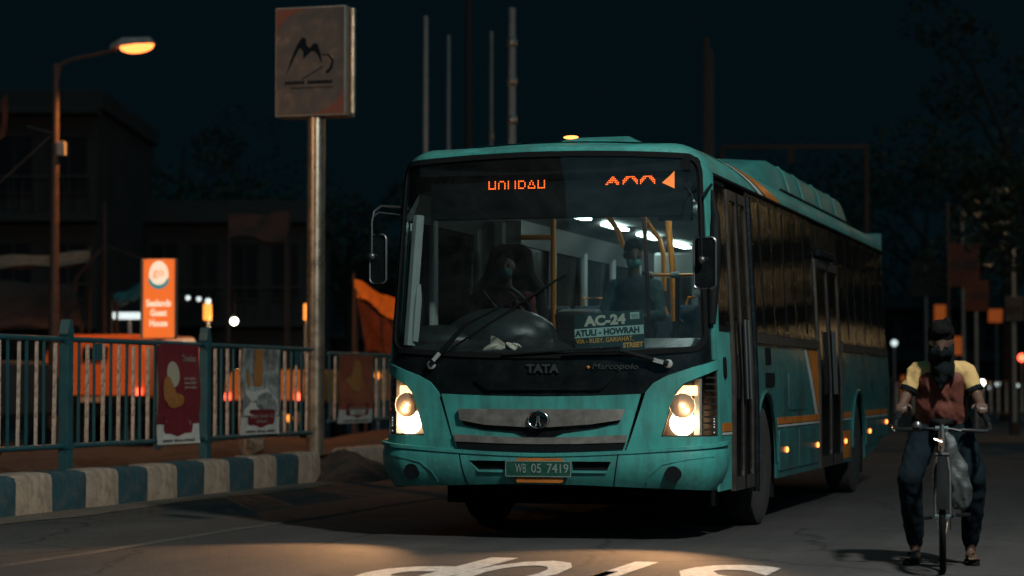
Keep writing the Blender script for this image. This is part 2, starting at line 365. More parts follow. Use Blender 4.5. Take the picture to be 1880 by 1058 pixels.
def patch(name, outer, m, parent, off=0., th=.02, holes=(), fn=surf, du=.09, dz=.22, bev=0.):
    bm = bmesh.new(); es = []
    for lp in [outer] + list(holes):
        vs = [bm.verts.new((p[0], 0, p[1])) for p in lp]
        es += [bm.edges.new((vs[i], vs[(i + 1) % len(vs)])) for i in range(len(vs))]
    bmesh.ops.triangle_fill(bm, edges=es, use_beauty=True, use_dissolve=False, normal=(0, -1, 0))
    us = [p[0] for p in outer]; zs = [p[1] for p in outer]
    def cut(lo, hi, st, ax):
        k = math.ceil((lo + 1e-4) / st)
        while k * st < hi - 1e-4:
            c = [0, 0, 0]; nn = [0, 0, 0]; c[ax] = k * st; nn[ax] = 1
            bmesh.ops.bisect_plane(bm, geom=bm.verts[:] + bm.edges[:] + bm.faces[:], plane_co=c, plane_no=nn); k += 1
    lo, hi = min(us), max(us)
    cut(max(lo, -1.7), min(hi, 1.7), du, 0)
    if hi > 1.7: cut(max(lo, 1.7), hi, .8, 0)
    if lo < -1.7: cut(lo, min(hi, -1.7), .8, 0)
    cut(min(zs), max(zs), dz, 2)
    if th:
        r = bmesh.ops.extrude_face_region(bm, geom=bm.faces[:])
        for v in r['geom']:
            if isinstance(v, bmesh.types.BMVert): v.co.y = th
    for v in bm.verts: v.co = fn(v.co.x, v.co.z, off - v.co.y)
    bmesh.ops.recalc_face_normals(bm, faces=bm.faces)
    me = bpy.data.meshes.new(name); bm.to_mesh(me); bm.free()
    me.polygons.foreach_set('use_smooth', [True] * len(me.polygons)); me.set_sharp_from_angle(angle=R(32))
    return link(name, me, m, parent)
def rr(x0, x1, z0, z1, r=.05, n=5):                        # rounded rectangle outline
    o = []
    for cx, cz, a in ((x1 - r, z1 - r, 0), (x0 + r, z1 - r, 90), (x0 + r, z0 + r, 180), (x1 - r, z0 + r, 270)):
        for k in range(n + 1):
            q = R(a + 90 * k / n); o.append((cx + r * math.cos(q), cz + r * math.sin(q)))
    return o
def mir(poly): return [(-p[0], p[1]) for p in poly][::-1]

bus = empty('city_bus', b2w(0, 0), -YAW, 'teal city bus with lit headlights and LED sign driving towards the kerb stripes', 'bus')
LEN = 11.1; UE = ub(LEN)
# --- windscreen and front frame
def wsh(g):                                                # windscreen outline grown by g
    o = []
    zt = lambda u: 2.875 - .035 * (u / 1.2) ** 2 + g
    zb = lambda u: 1.37 + .05 * (u / 1.2) ** 2 - g
    w_ = 1.262 + g; r = .13 + g
    for a in range(0, 91, 15): o.append((w_ - r + r * math.cos(R(a)), zt(w_ - r) - r + r * math.sin(R(a))))
    for i in range(11): u = (w_ - r) * (1 - 2 * (i + 1) / 12); o.append((u, zt(u)))
    for a in range(90, 181, 15): o.append((-w_ + r + r * math.cos(R(a)), zt(w_ - r) - r + r * math.sin(R(a))))
    for a in range(180, 271, 15): o.append((-w_ + r + r * math.cos(R(a)), zb(w_ - r) + r + r * math.sin(R(a))))
    for i in range(11): u = -(w_ - r) * (1 - 2 * (i + 1) / 12); o.append((u, zb(u)))
    for a in range(270, 361, 15): o.append((w_ - r + r * math.cos(R(a)), zb(w_ - r) + r + r * math.sin(R(a))))
    return o
def zroof(u):                                              # lower edge of the roof shell
    a = abs(u); f = min(1, max(0, (a - 1.0) / .45)); f = f * f * (3 - 2 * f)
    return (2.915 - .03 * (min(a, 1.2) / 1.2) ** 2) * (1 - f) + 2.735 * f
patch('windscreen', wsh(0), 'windscreen', bus, .002, .006)
patch('windscreen_seal', wsh(.022), 'rubber', bus, .016, .03, [wsh(-.018)])
top = [(u, zroof(u)) for u in np.linspace(1.5, -1.5, 41)]
inner = [p for p in wsh(.0) if p[1] > 1.9]
patch('windscreen_frame', [(-1.5, 1.345), (-1.34, 1.335)] + [(-1.335, 1.6)] + [(-1.31, 2.2)] + [(min(max(p[0] * 1.012, -1.285), 1.285), p[1] + .006) for p in inner][::-1] + [(1.31, 2.2), (1.335, 1.6), (1.34, 1.335), (1.5, 1.345)] + top, 'paint', bus, .012, .03)
patch('front_surround', [(-1.47, 1.33), (-1.15, 1.275), (-.96, 1.215), (-.86, 1.165), (-.80, 1.09), (-.5, 1.075), (0, 1.07), (.5, 1.075), (.80, 1.09), (.86, 1.165), (.96, 1.215), (1.15, 1.275), (1.47, 1.33), (1.45, 2.3), (1.40, 2.7), (1.25, 2.84), (.8, 2.90), (0, 2.905), (-.8, 2.90), (-1.25, 2.84), (-1.40, 2.7), (-1.45, 2.3)], 'gloss_black', bus, .0, .02, [wsh(-.004)])
# recessed moulding in the black panel
patch('panel_moulding', [(-.50, 1.185), (-.475, 1.185), (-.39, 1.135), (.45, 1.135), (.52, 1.18), (.545, 1.18), (.47, 1.112), (-.41, 1.112)], 'gloss_black', bus, .022, .02)
# --- headlamp fairings
HL = [(1.405, 1.268), (1.30, 1.245), (1.18, 1.205), (1.075, 1.16), (1.02, 1.10), (.975, .99), (.91, .772), (1.405, .772)]
FA = [(.80, 1.10), (.86, 1.168), (.96, 1.22), (1.15, 1.282), (1.40, 1.337), (1.50, 1.345), (1.50, .735), (1.2, .70), (.9, .68), (.655, .66)]
for s in (1, -1):
    q = (lambda a: a) if s > 0 else mir
    patch('headlamp_fairing', q(FA), 'paint', bus, .02, .035, [q(HL)])
    hb = patch('headlamp', q(HL), 'lens', bus, .010, .004)
    patch('housing', q([(p[0] * 1.0, p[1]) for p in HL]), 'lamp_bowl', hb, -.11, .01)
    rim = [(1.155 + (p[0] - 1.155) * .95, .99 + (p[1] - .99) * .95) for p in HL]
    patch('housing_wall', q([(p[0], p[1]) for p in HL]), 'lamp_bowl', hb, .004, .11, [q(rim)])
    ax = (surf(s * 1.06, .9, 1) - surf(s * 1.06, .9, 0)).normalized(); ax = (ax + Vector((0, -1.6, 0))).normalized()
    c1 = surf(s * 1.066, .872, -.022); c2 = surf(s * 1.07, 1.0, -.018)
    obj('headlight_bulb', MB().lathe([(.0, .03), (.05, .026), (.078, .012), (.093, -.005), (.095, -.03)], c1, ax), 'bulb_head', hb)
    rf = obj('reflector', MB().lathe([(.092, .03), (.096, .034), (.094, .02), (.07, -.015), (.03, -.035), (.0, -.04)], c2, ax, 14), 'bowl_bright', hb, 0)
    obj('reflector_glass', MB().lathe([(.0, .055), (.05, .05), (.09, .034)], c2, ax), 'lens', hb)
    obj('reflector_bulb', MB().ell(c2 + ax * .0, .028), 'bulb_turn', hb)
    point('lamp_glow', c2 + ax * .034, .7, (1, .6, .3), bus, .01)
    point('lamp_glow', c1 + ax * .055 + Vector((s * .03, 0, .09)), .7, (1, .55, .25), bus, .02)
    patch('turn_signal', q(rr(1.01, 1.205, 1.072, 1.145, .01, 2)), 'bulb_turn', hb, -.04, .02)
    patch('divider', q([(1.205, .78), (1.225, .78), (1.225, 1.215), (1.205, 1.21)]), 'trim_grey', hb, -.01, .08)
    mb = MB()
    for i in range(9): mb.box(surf(s * 1.33, .82 + i * .048, -.03), (.10, .05, .012), s * .9)
    obj('reflector_ribs', mb, 'badge_metal', hb)
    mb = MB()
    for i in range(6): mb.ell(surf(s * 1.375, .80 + i * .02, -.01), .005, 6)
    obj('led_row', mb, 'bulb_cool', hb)
    l = point('headlight_beam', c1 + ax * .12, 260, (1, .50, .21), bus, .06, 'SPOT'); l.data.spot_size = R(75); l.data.spot_blend = .7
    l.rotation_euler = Vector((-.20 + .05 * s, -1, -.33)).to_track_quat('-Z', 'Y').to_euler()
# --- centre panel, chrome, badge
patch('grille_panel', [(-.765, 1.085), (-.4, 1.07), (0, 1.065), (.4, 1.07), (.765, 1.085), (.64, .655), (.3, .64), (0, .637), (-.3, .64), (-.64, .655)], 'paint', bus, .028, .03)
patch('grille_recess', [(-.625, .965), (.65, .965), (.60, .875), (.45, .835), (.20, .80), (.11, .765), (.06, .748), (0, .744), (-.06, .75), (-.10, .768), (-.18, .80), (-.42, .82), (-.58, .855)], 'gloss_black', bus, .036, .02)
patch('chrome_bar', [(-.615, .972), (.655, .972), (.62, .895), (.4, .862), (.1, .84), (-.1, .84), (-.4, .855), (-.60, .89)], 'silver', bus, .062, .04)
patch('lower_strip', [(-.655, .785), (-.3, .768), (0, .762), (.3, .768), (.665, .785), (.655, .73), (.3, .718), (0, .714), (-.3, .718), (-.645, .73)], 'silver', bus, .05, .03)
patch('lower_grille', [(-.64, .728), (-.3, .716), (0, .712), (.3, .716), (.65, .728), (.635, .68), (.3, .66), (0, .655), (-.3, .66), (-.63, .68)], 'black', bus, .042, .03)
bc = surf(.015, .895, .07); ax = Vector((0, -1, 0))
q90 = Euler((R(90), 0, 0))
bd = obj('maker_badge', MB().lathe([(.0, .01), (.07, .012), (.082, .006), (.086, -.03)], bc, ax), 'gloss_black', bus)
bd.scale = (1.0, 1, .82); bd.location = (0, 0, bc.z * (1 - .82))
obj('badge_ring', MB().tube([bc + Vector((.076 * math.cos(a), -.014, .076 * math.sin(a))) for a in np.linspace(0, 2 * math.pi, 33)], .0055, 6, False), 'chrome', bd)
mb = MB()
arc = [(-.058, .018), (-.03, .034), (0, .038), (.03, .034), (.058, .018)]
mb.tube([bc + Vector((x, -.016, z)) for x, z in arc], .006, 6)
for s in (-1, 1): mb.tube([bc + Vector((s * .007, -.016, .032)), bc + Vector((s * .009, -.016, -.02)), bc + Vector((s * .02, -.016, -.06))], .006, 6)
obj('badge_letter', mb, 'chrome', bd)
def on_front(name, body, size, m, u, z, off, **kw):
    me = text_mesh(body, size, **kw)
    for v in me.vertices: v.co = surf(u + v.co.x, z + v.co.y, off + v.co.z)
    return link(name, me, m, bus)
on_front('maker_lettering', 'TATA', .085, 'badge_metal', .03, 1.268, .012, bold=.003, ext=.004, width=.25)
on_front('bodybuilder_lettering', 'Marcopolo', .06, 'badge_metal', .575, 1.285, .01, ext=.003, shear=.25, width=.34)
obj('bodybuilder_dot', MB().ell(surf(.375, 1.28, .008), (.014, .006, .012)), 'orange_paint', bus)
# --- bumper
BT = lambda u: .645 + .085 * min(1, abs(u) / 1.45) ** 1.6
BB = lambda u: .415 - .045 * min(1, max(0, abs(u) - .3) / 1.2)
us = np.linspace(-1.56, 1.56, 40)
def bfn(u, z, o=0.): return surf(u, z, o - .075 * (max(0, .60 - z) / .2) ** 2 - .03 * (max(0, z - .63) / .1) ** 2)
slotL = [(-.53, .59), (-.24, .59), (-.24, .505), (-.45, .505)]; slotR = [(.26, .59), (.55, .59), (.51, .505), (.26, .505)]
fog = [[(s * 1.0 + .058 * math.cos(R(a)), .50 + .055 * math.sin(R(a))) for a in range(0, 360, 24)] for s in (-1, 1)]
bp_ = patch('bumper', [(u, BT(u)) for u in us][::-1] + [(u, BB(u)) for u in us], 'paint', bus, .062, .05, [slotL, slotR] + fog, fn=bfn, dz=.05)
patch('bumper_lip', [(u, BT(u) + .004) for u in us][::-1] + [(u, BT(u) - .022) for u in us], 'paint', bp_, .070, .05, dz=.02)
for s in (-1, 1):
    c = surf(s * 1.0, .50, .02); ax = Vector((s * .12, -1, 0))
    obj('fog_lamp_cup', MB().lathe([(.06, .045), (.05, .02), (.045, -.02), (0, -.02)], c, ax, 20), 'black', bp_)
    sl = slotL if s < 0 else slotR
    patch('air_slot', sl, 'black', bp_, .022, .01)
    patch('slot_ledge', [(p[0], p[1]) for p in (((-.475, .523), (-.24, .523), (-.24, .505), (-.455, .505)) if s < 0 else ((.26, .523), (.525, .523), (.51, .505), (.26, .505)))], 'paint', bp_, .055, .02)
    sm = [(s * .60, .652), (s * .608, .652), (s * .565, .40), (s * .557, .40)]
    patch('bumper_seam', sm, 'black', bp_, .0645, .01, fn=bfn, dz=.05)
    cr = [(s * u, .60 - .0 + dz) for u, dz in ((1.28, .04), (1.1, .02), (.92, -.02), (.83, -.10), (.80, -.16))]
    patch('bumper_crease', cr + [(p[0] + s * .002, p[1] - .012) for p in cr][::-1], 'paint', bp_, .068, .01, fn=bfn)
patch('orange_panel', rr(-.155, .195, .432, .612, .01, 2), 'orange_paint', bus, .063, .006)
npl = patch('number_plate', rr(-.235, .26, .475, .592, .008, 2), 'plate_green', bus, .078, .008)
patch('plate_rim', rr(-.235, .26, .475, .592, .008, 2), 'plate_text', npl, .080, .004, [rr(-.229, .254, .481, .586, .006, 2)])
for k, (t_, u, w_) in enumerate((('WB', -.118, .085), ('05', .0, .075), ('7419', .16, .16))):
    o = on_front('plate_characters', t_, .095, 'plate_text', u, .534, .082, bold=.001, ext=.001, width=w_); o.parent = npl
# --- wipers
def wiper(piv, knuckle, tip, b0, b1):
    P = lambda q, o=.045: surf(q[0], q[1], o)
    wp = obj('wiper', MB().tube([P(piv), P(knuckle, .06)], [.022, .016], 8).tube([P(knuckle, .06), P(tip, .05)], [.012, .008], 6), 'black', bus)
    obj('wiper_blade', MB().tube([P((b0[0] + (b1[0] - b0[0]) * t, b0[1] + (b1[1] - b0[1]) * t), .028) for t in np.linspace(0, 1, 12)], .009, 6), 'rubber', wp)
    obj('wiper_pivot', MB().lathe([(.032, 0), (.032, .02), (.02, .03), (0, .03)], P(piv, .02), (0, -1, 0), 14).box(P(((piv[0] * .8 + knuckle[0] * .2), piv[1] * .8 + knuckle[1] * .2), .055), (.075, .03, .03), 0, 0, -math.atan2(knuckle[1] - piv[1], knuckle[0] - piv[0])), 'trim_grey', wp)
wiper((-.85, 1.30), (-.58, 1.60), (-.15, 1.80), (-.70, 1.42), (.20, 1.97))
wiper((.97, 1.305), (.62, 1.40), (.20, 1.39), (.62, 1.425), (-.28, 1.375))
# --- sides
def side(s):
    q = (lambda a: a) if s > 0 else mir
    def P(name, poly, m, off=0., th=.02, holes=(), parent=bus, dz=.3): return patch(name, q(poly), m, parent, off, th, [q(h) for h in holes], dz=dz)
    P('quarter_window', rr(1.53, 2.0, 1.60, 2.67, .04), 'tint', .004, .008)
    P('quarter_frame', rr(1.505, 2.035, 1.56, 2.715, .02), 'black', .002, .02, [rr(1.55, 1.985, 1.62, 2.655, .04)])
    P('corner_panel', [(1.505, .36), (1.985, .36), (1.985, 1.55), (1.505, 1.55)], 'paint', .0, .02)
    P('corner_stripe', [(1.51, .80), (1.98, .80), (1.98, .865), (1.51, .865)], 'orange_paint', .005, .006)
    P('corner_stripe', [(1.51, .775), (1.98, .775), (1.98, .792), (1.51, .792)], 'white_paint', .005, .006)
    P('panel_handle', rr(1.66, 1.76, 1.20, 1.36, .04), 'black', .012, .014)
    P('reflector_strip', rr(1.62, 1.80, .575, .60, .008, 2), 'sign_red', .008, .01)
    def door(u0, u1, z0, z1):
        um = (u0 + u1) / 2
        lv = [rr(u0 + .06, um - .04, z0 + .10, z1 - .08, .05), rr(um + .04, u1 - .06, z0 + .10, z1 - .08, .05)]
        d = P('passenger_door', [(u0, z0), (u1, z0), (u1, z1), (u0, z1)], 'door_frame', .016, .035, lv)
        for l in lv: P('door_glass', [(um_ + (p[0] - um_) * 1.03, p[1]) for p in l for um_ in [sum(t[0] for t in l) / len(l)]], 'door_glass', .004, .008, parent=d)
        P('door_seal', [(um - .012, z0), (um + .012, z0), (um + .012, z1), (um - .012, z1)], 'rubber', .026, .012, parent=d)
        for g in (um - .075, um + .075):
            obj('grab_rail', MB().tube([surf(s * g, z, .05) for z in (z0 + .7, z0 + .72, z0 + 1.3, z0 + 1.32)], .012, 6), 'badge_metal', d)
        return d
    a0, a1 = 3.50, 9.32
    def arch(c, r): return [(c + r * math.cos(R(t)), .50 + r * 1.08 * math.sin(R(t))) for t in range(180, -1, -12)]
    if s > 0:
        door(2.05, 2.90, .34, 2.66); door(6.52, 8.06, .36, 2.36)
        P('door_header', [(6.52, 2.37), (8.06, 2.37), (8.06, 2.70), (6.52, 2.70)], 'gloss_black', .002, .02)
        obj('door_beam', MB().box(surf(7.1, 2.42, .03), (.07, .95, .08)), 'black', bus, bevel=.02)
        spans = [(2.95, 6.47, 3), (8.11, 12.0, 3)]
        lows = [(2.95, 6.47), (8.11, UE)]
    else:
        spans = [(2.05, 12.0, 8)]; lows = [(2.0, UE)]
    for u0, u1, k in spans:
        step = (u1 - u0) / k; gl = []
        for i in range(k):
            h = rr(u0 + i * step + .03, u0 + (i + 1) * step - .03, 1.60, 2.665, .05); gl.append(h)
            wn = P('side_window', rr(u0 + i * step + .02, u0 + (i + 1) * step - .02, 1.59, 2.675, .05), 'tint', .002, .008)
            P('sliding_bar', [(u0 + (i + .52) * step, 1.62), (u0 + (i + .52) * step + .025, 1.62), (u0 + (i + .52) * step + .025, 2.65), (u0 + (i + .52) * step, 2.65)], 'black', .008, .01, parent=wn)
        P('window_frame', [(u0, 1.575), (u1, 1.575), (u1, 2.715), (u0, 2.715)], 'gloss_black', .004, .02, gl)
        P('belt_rail', [(u0, 1.49), (u1, 1.49), (u1, 1.57), (u0, 1.57)], 'door_frame', .022, .03)
    for u0, u1 in lows:
        top_ = [(u1, 1.485), (u0, 1.485)]
        lo = [(u0, .36)]
        cs = [c for c in (a0, a1) if u0 < c < u1]
        for c in cs:
            if c == a0: lo += [(c - .555, .36)] if u0 < c - .56 else []
            else: lo += [(c - .555, .36)]
            lo += [p for p in arch(c, .55) if p[0] > u0 + .01]
            lo += [(c + .555, .36)]
        if u1 > 11: lo += [(10.4, .40), (u1, .60)]
        else: lo += [(u1, .36)]
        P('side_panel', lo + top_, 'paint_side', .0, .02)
        for c in cs:
            obj('arch_lip', MB().tube([surf(s * p[0], p[1], .008) for p in arch(c, .55) if p[0] > u0 + .01], .016, 6), 'paint_side', bus)
    for u0, u1 in ((4.08, 6.47), (8.11, 8.75), (9.9, 11.9)):
        P('orange_stripe', [(u0, .815), (u1, .815), (u1, .872), (u0, .872)], 'orange_paint', .006, .008)
        P('white_stripe', [(u0, .790), (u1, .790), (u1, .806), (u0, .806)], 'white_paint', .006, .008)
    P('swoosh', [(5.85, 1.484), (6.46, 1.484), (6.46, .95), (6.43, .875)], 'orange_paint', .006, .008)
    P('swoosh', [(5.62, 1.484), (5.78, 1.484), (6.37, .875), (6.25, .875)], 'white_paint', .006, .008)
    for z0, z1, u0, u1 in ((.42, .76, 4.15, 5.2), (.42, .76, 5.24, 6.4), (.50, .76, 9.98, 10.9), (.56, .76, 10.94, 11.9)):
        P('skirt_flap', rr(u0, u1, z0, z1, .02, 2), 'paint_side', .010, .012)
    P('locker_flap', rr(4.7, 5.75, .93, 1.25, .03, 3), 'paint_side', .007, .01)
    P('filler_flap', rr(3.55, 3.80, 1.32, 1.46, .02, 3), 'black', .008, .01)
    P('filler_flap', rr(3.50, 3.92, 1.14, 1.25, .02, 3), 'black', .010, .012)
    if s > 0: P('orange_reflector', [(8.16, .40), (8.66, .40), (8.66, .68), (8.16, .68)], 'orange_paint', .007, .01)
    for u, z in ((4.5, .59), (6.30, .585), (8.23, .575), (10.2, .64), (11.75, .72)):
        mk = obj('marker_lamp', MB().ell(surf(s * u, z, .018), (.012, .036, .026)), 'amber', bus)
        P('marker_base', rr(u - .075, u + .075, z - .05, z + .05, .02, 3), 'black', .006, .01, parent=mk)
    # wheels
    for c in (a0, a1):
        y = c - 1.0655; xx = s * 1.10
        wh = obj('wheel', MB().lathe([(.27, -.13), (.44, -.14), (.485, -.115), (.495, -.06), (.495, .06), (.485, .115), (.44, .14), (.30, .13)], (xx, y, .495), (s, 0, 0), 40), 'tyre_dusty' if s > 0 else 'rubber', bus)  # left tyres in darker rubber: shade under the bus put into the colour
        obj('rim', MB().lathe([(.30, .125), (.28, .10), (.26, .05), (.17, .02), (.12, .09), (.10, .13), (0, .13)], (xx, y, .495), (s, 0, 0), 32), 'silver', wh)
        mb = MB()
        for k in range(8): a = k * math.pi / 4; mb.lathe([(.012, 0), (.012, .03), (0, .03)], (xx + s * .035, y + .2 * math.cos(a), .495 + .2 * math.sin(a)), (s, 0, 0), 6)
        obj('wheel_nuts', mb, 'chrome', wh)
        obj('wheel_arch', MB().tube([(s * .86, y + .60 * math.cos(R(t)), .5 + .62 * math.sin(R(t))) for t in range(0, 181, 15)], .20, 6, False), 'black', bus)
        # mud flap behind the wheel
        obj('mud_flap', MB().box((s * 1.08, y + .62, .42), (.30, .015, .45)), 'rubber', bus)
side(1); side(-1)
# step post beside the front door
obj('door_post', MB().tube([surf(2.95, z, .02) for z in (.30, 1.0, 1.6, 2.66)], .028, 8), 'gloss_black', bus)
# --- roof
def roof(u, k, off=0.):
    a = k * math.pi / 2; zb = zroof(u); zt = 2.965
    return surf(u, zb, off - .30 * (1 - math.cos(a))) + Vector((0, 0, (zt - zb) * math.sin(a) + off * math.sin(a)))
ul = list(np.linspace(0, 1.6, 33)) + list(np.linspace(1.8, UE, 24)); nk = 9
mb = MB()
for s in (1, -1):
    vs = [roof(s * u if u else s * 1e-6, k / (nk - 1)) for u in ul for k in range(nk)]
    mb.add(vs, [(i * nk + k, i * nk + k + 1, (i + 1) * nk + k + 1, (i + 1) * nk + k) for i in range(len(ul) - 1) for k in range(nk - 1)])
vs = []
for u in ul:
    a = roof(u + 1e-6, 1)
    for t in np.linspace(-1, 1, 9): vs.append((a.x * t, a.y + (0 if abs(a.x) > .3 else 0), a.z + .045 * (1 - t * t) * min(1, abs(a.x))))
mb.add(vs, [(i * 9 + k, i * 9 + k + 1, (i + 1) * 9 + k + 1, (i + 1) * 9 + k) for i in range(len(ul) - 1) for k in range(8)])
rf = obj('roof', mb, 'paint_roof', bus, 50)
bpy.context.view_layer.update()
_b = bmesh.new(); _b.from_mesh(rf.data); bmesh.ops.remove_doubles(_b, verts=_b.verts, dist=.002); bmesh.ops.recalc_face_normals(_b, faces=_b.faces); _b.to_mesh(rf.data); _b.free()
for s in (1, -1):
    obj('gutter', MB().tube([surf(s * u, 2.728, .012) for u in np.linspace(1.5, UE, 30)], .016, 6), 'black', rf)
    sw = [(1.70, .90), (2.1, .93), (2.7, .84), (3.4, .58), (4.1, .28), (4.75, .02), (4.0, .02), (3.5, .26), (2.9, .54), (2.35, .76)]
    patch('roof_swoosh', sw if s > 0 else mir(sw), 'orange_paint', rf, .008, .006, fn=roof, du=.2, dz=.09)
    sw = [(1.75, .84), (2.25, .73), (2.85, .50), (3.42, .23), (3.88, .02), (3.62, .02), (3.22, .22), (2.7, .47), (2.15, .69)]
    patch('roof_swoosh', sw if s > 0 else mir(sw), 'white_paint', rf, .008, .006, fn=roof, du=.2, dz=.09)
# roof pod
pr = [(3.6, .72, 3.0), (4.1, .80, 3.14), (4.55, .84, 3.24), (4.9, .86, 3.27), (9.6, .86, 3.27), (10.0, .84, 3.23), (10.25, .82, 3.0)]
mb = MB(); vs = []
for y, x, z in pr: vs += [(-x - .12, y, 2.9), (-x - .04, y, z - .06 if z > 3.05 else 2.97), (-x, y, z - .015), (-x * .6, y, z + .01), (x * .6, y, z + .01), (x, y, z - .015), (x + .04, y, z - .06 if z > 3.05 else 2.97), (x + .12, y, 2.9)]
mb.add(vs, [(i * 8 + k, i * 8 + k + 1, (i + 1) * 8 + k + 1, (i + 1) * 8 + k) for i in range(len(pr) - 1) for k in range(7)] + [tuple(range(8)), tuple(range(48, 56))])
pod = obj('roof_pod', mb, 'paint_roof', bus, 45, .012)
for y in (5.6, 6.5, 7.7, 8.9):
    for s in (-1, 1): obj('pod_seam', MB().tube([(s * .99, y, 2.93), (s * .907, y, 3.205), (s * .862, y, 3.258), (s * .52, y, 3.283)], .007, 6), 'paint', pod)
for y in (5.9, 7.6): obj('pod_fan', MB().lathe([(.28, 0), (.28, .05), (.22, .07), (0, .06)], (0, y, 3.27), n=24), 'black', pod)
for s in (-1, 1): obj('pod_groove', MB().box((s * .988, 7.4, 2.985), (.02, 4.9, .018)), 'black', pod)
obj('roof_vent', MB().add([(-.04, .55, 2.99), (.62, .55, 2.99), (.62, 1.7, 3.0), (-.04, 1.7, 3.0), (.06, .7, 3.055), (.52, .7, 3.055), (.52, 1.55, 3.06), (.06, 1.55, 3.06)], [(0, 1, 5, 4), (1, 2, 6, 5), (2, 3, 7, 6), (3, 0, 4, 7), (4, 5, 6, 7), (0, 3, 2, 1)]), 'paint', bus, 30, .012)
obj('roof_marker', MB().ell((.11, .52, 3.04), (.06, .02, .014)), 'amber', bus)
# rear wall
mb = MB().box((0, LEN, 1.78), (2.38, .06, 2.36))
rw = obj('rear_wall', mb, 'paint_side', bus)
obj('rear_window', MB().box((0, LEN + .035, 2.2), (1.9, .02, .75)), 'tint', rw, bevel=.005)
for s in (-1, 1): obj('tail_lamp', MB().box((s * 1.0, LEN + .04, 1.1), (.16, .03, .5)), 'sign_red', rw, bevel=.01)
# --- mirrors
def mirror(s):
    if s > 0:
        c = Vector((1.27, -.10, 2.03)); arm = [surf(1.40, 2.62, .0), Vector((1.31, -.05, 2.60)), Vector((1.25, -.16, 2.50)), Vector((1.26, -.16, 2.05))]
    else:
        c = Vector((-1.245, -.05, 2.10)); arm = [surf(-1.36, 2.52, .0), Vector((-1.25, .02, 2.505)), Vector((-1.275, -.06, 2.46)), Vector((-1.285, -.08, 2.38)), Vector((-1.285, -.08, 2.12))]
    h = .185
    hw = .08 if s > 0 else .064
    poly = rr(-hw, hw, -h, h, .035, 4)
    mo = obj('side_mirror', MB().prism(poly, c, (1, 0, 0), (0, 0, 1), (0, 1, 0), .05), 'gloss_black', bus, 40, .012)
    obj('mirror_glass', MB().prism([(p[0] * .88, p[1] * .93) for p in poly], c + Vector((0, .051, 0)), (1, 0, 0), (0, 0, 1), (0, 1, 0), .003), 'mirror_glass', mo)
    obj('mirror_rim', MB().tube([c + Vector((p[0], -.006, p[1])) for p in poly + poly[:1]], .008, 6), 'badge_metal', mo)
    obj('mirror_arm', MB().tube(arm, [.012, .010, .009, .008] + [.008] * (len(arm) - 4), 8), 'black' if s > 0 else 'badge_metal', mo)
    obj('mirror_knuckle', MB().ell(arm[-1], .028), 'badge_metal', mo)
    if s < 0: obj('mirror_arm', MB().tube([surf(-1.36, 2.46, 0), Vector((-1.26, .0, 2.455)), Vector((-1.28, -.07, 2.42))], .007, 6), 'badge_metal', mo)
    else:
        obj('mirror_shroud', MB().tube([surf(1.42, 2.60, .01), surf(1.40, 2.40, .04), surf(1.36, 2.2, .05), surf(1.335, 1.9, .035), surf(1.32, 1.6, .02)], [.02, .035, .045, .05, .03], 10), 'black', mo)
mirror(1); mirror(-1)

# ------------------------------------------------------------------ bus interior
def ibox(name, c, d, m, par=bus, bev=.0, **k): return obj(name, MB().box(c, d, **k), m, par, bevel=bev)
ibox('cabin_floor', (0, 5.6, .62), (2.44, 10.9, .06), 'interior_dark')
ibox('underframe', (0, 5.7, .48), (1.5, 10.2, .22), 'black')
ibox('underbus_blocker', (0, 1.25, .33), (2.2, .05, .24), 'black')  # black box added to hide the wheel and darken the gap under the bumper
ibox('front_underpan', (0, .75, .52), (2.0, .9, .16), 'black')
obj('cabin_ceiling', MB().add([(x, y, z) for y in (.35, 11.0) for x, z in ((-1.17, 2.42), (-1.05, 2.62), (-.6, 2.70), (.6, 2.70), (1.05, 2.62), (1.17, 2.42))], [(k, k + 1, k + 7, k + 6) for k in range(5)]), 'interior_grey', bus)
for s in (-1, 1):
    ibox('inner_wall', (s * 1.19, 6.3, 1.10), (.03, 9.4, .95), 'interior_grey')
    for i in range(9):
        if s < 0 or i not in (0, 4): ibox('window_pillar', (s * 1.165, 1.05 + i * 1.22, 2.1), (.05, .12, 1.1), 'trim_grey', bev=.015)
for y in np.arange(2.0, 10.5, 1.5):
    for s in (-1, 1):
        if s < 0 and y < 3: continue
        ibox('ceiling_light', (s * .62, y, 2.665), (.09, .8, .02), 'tube_light')
for x in (.55,): ibox('ceiling_light', (x, 1.15, 2.672), (.30, .12, .02), 'tube_light')  # extra panel hidden behind the sign box, added to light the grab poles
# dashboard
obj('dashboard', MB().add([(x, y, z) for x in (-1.12, 1.12) for y, z in ((.16, 1.30), (.20, 1.42), (.42, 1.50), (.70, 1.50), (.78, 1.42), (.80, 1.0), (.2, 1.0))], [tuple(range(7)), tuple(range(13, 6, -1))] + [(k, (k + 1) % 7, 7 + (k + 1) % 7, 7 + k) for k in range(7)]), 'dash', bus, 40, .03)
dsh = bus
obj('instrument_cowl', MB().ell((-.50, .72, 1.50), (.46, .34, .25), 28), 'dash', dsh)
obj('instrument_pod', MB().ell((-.95, .62, 1.48), (.40, .30, .14), 24), 'dash', dsh)
obj('centre_console', MB().box((.10, .80, 1.60), (.34, .18, .26), 0, .2), 'interior_dark', dsh, bevel=.03)
mb = MB()
wc = Vector((-.62, 1.08, 1.72)); m3 = Euler((R(-58), 0, 0)).to_matrix()
mb.tube([wc + m3 @ Vector((.25 * math.cos(a), .25 * math.sin(a), 0)) for a in np.linspace(0, 2 * math.pi, 40)], .017, 8, False)
for a in (0, 2.1, 4.2): mb.tube([wc, wc + m3 @ Vector((.25 * math.cos(a), .25 * math.sin(a), 0))], .014, 6)
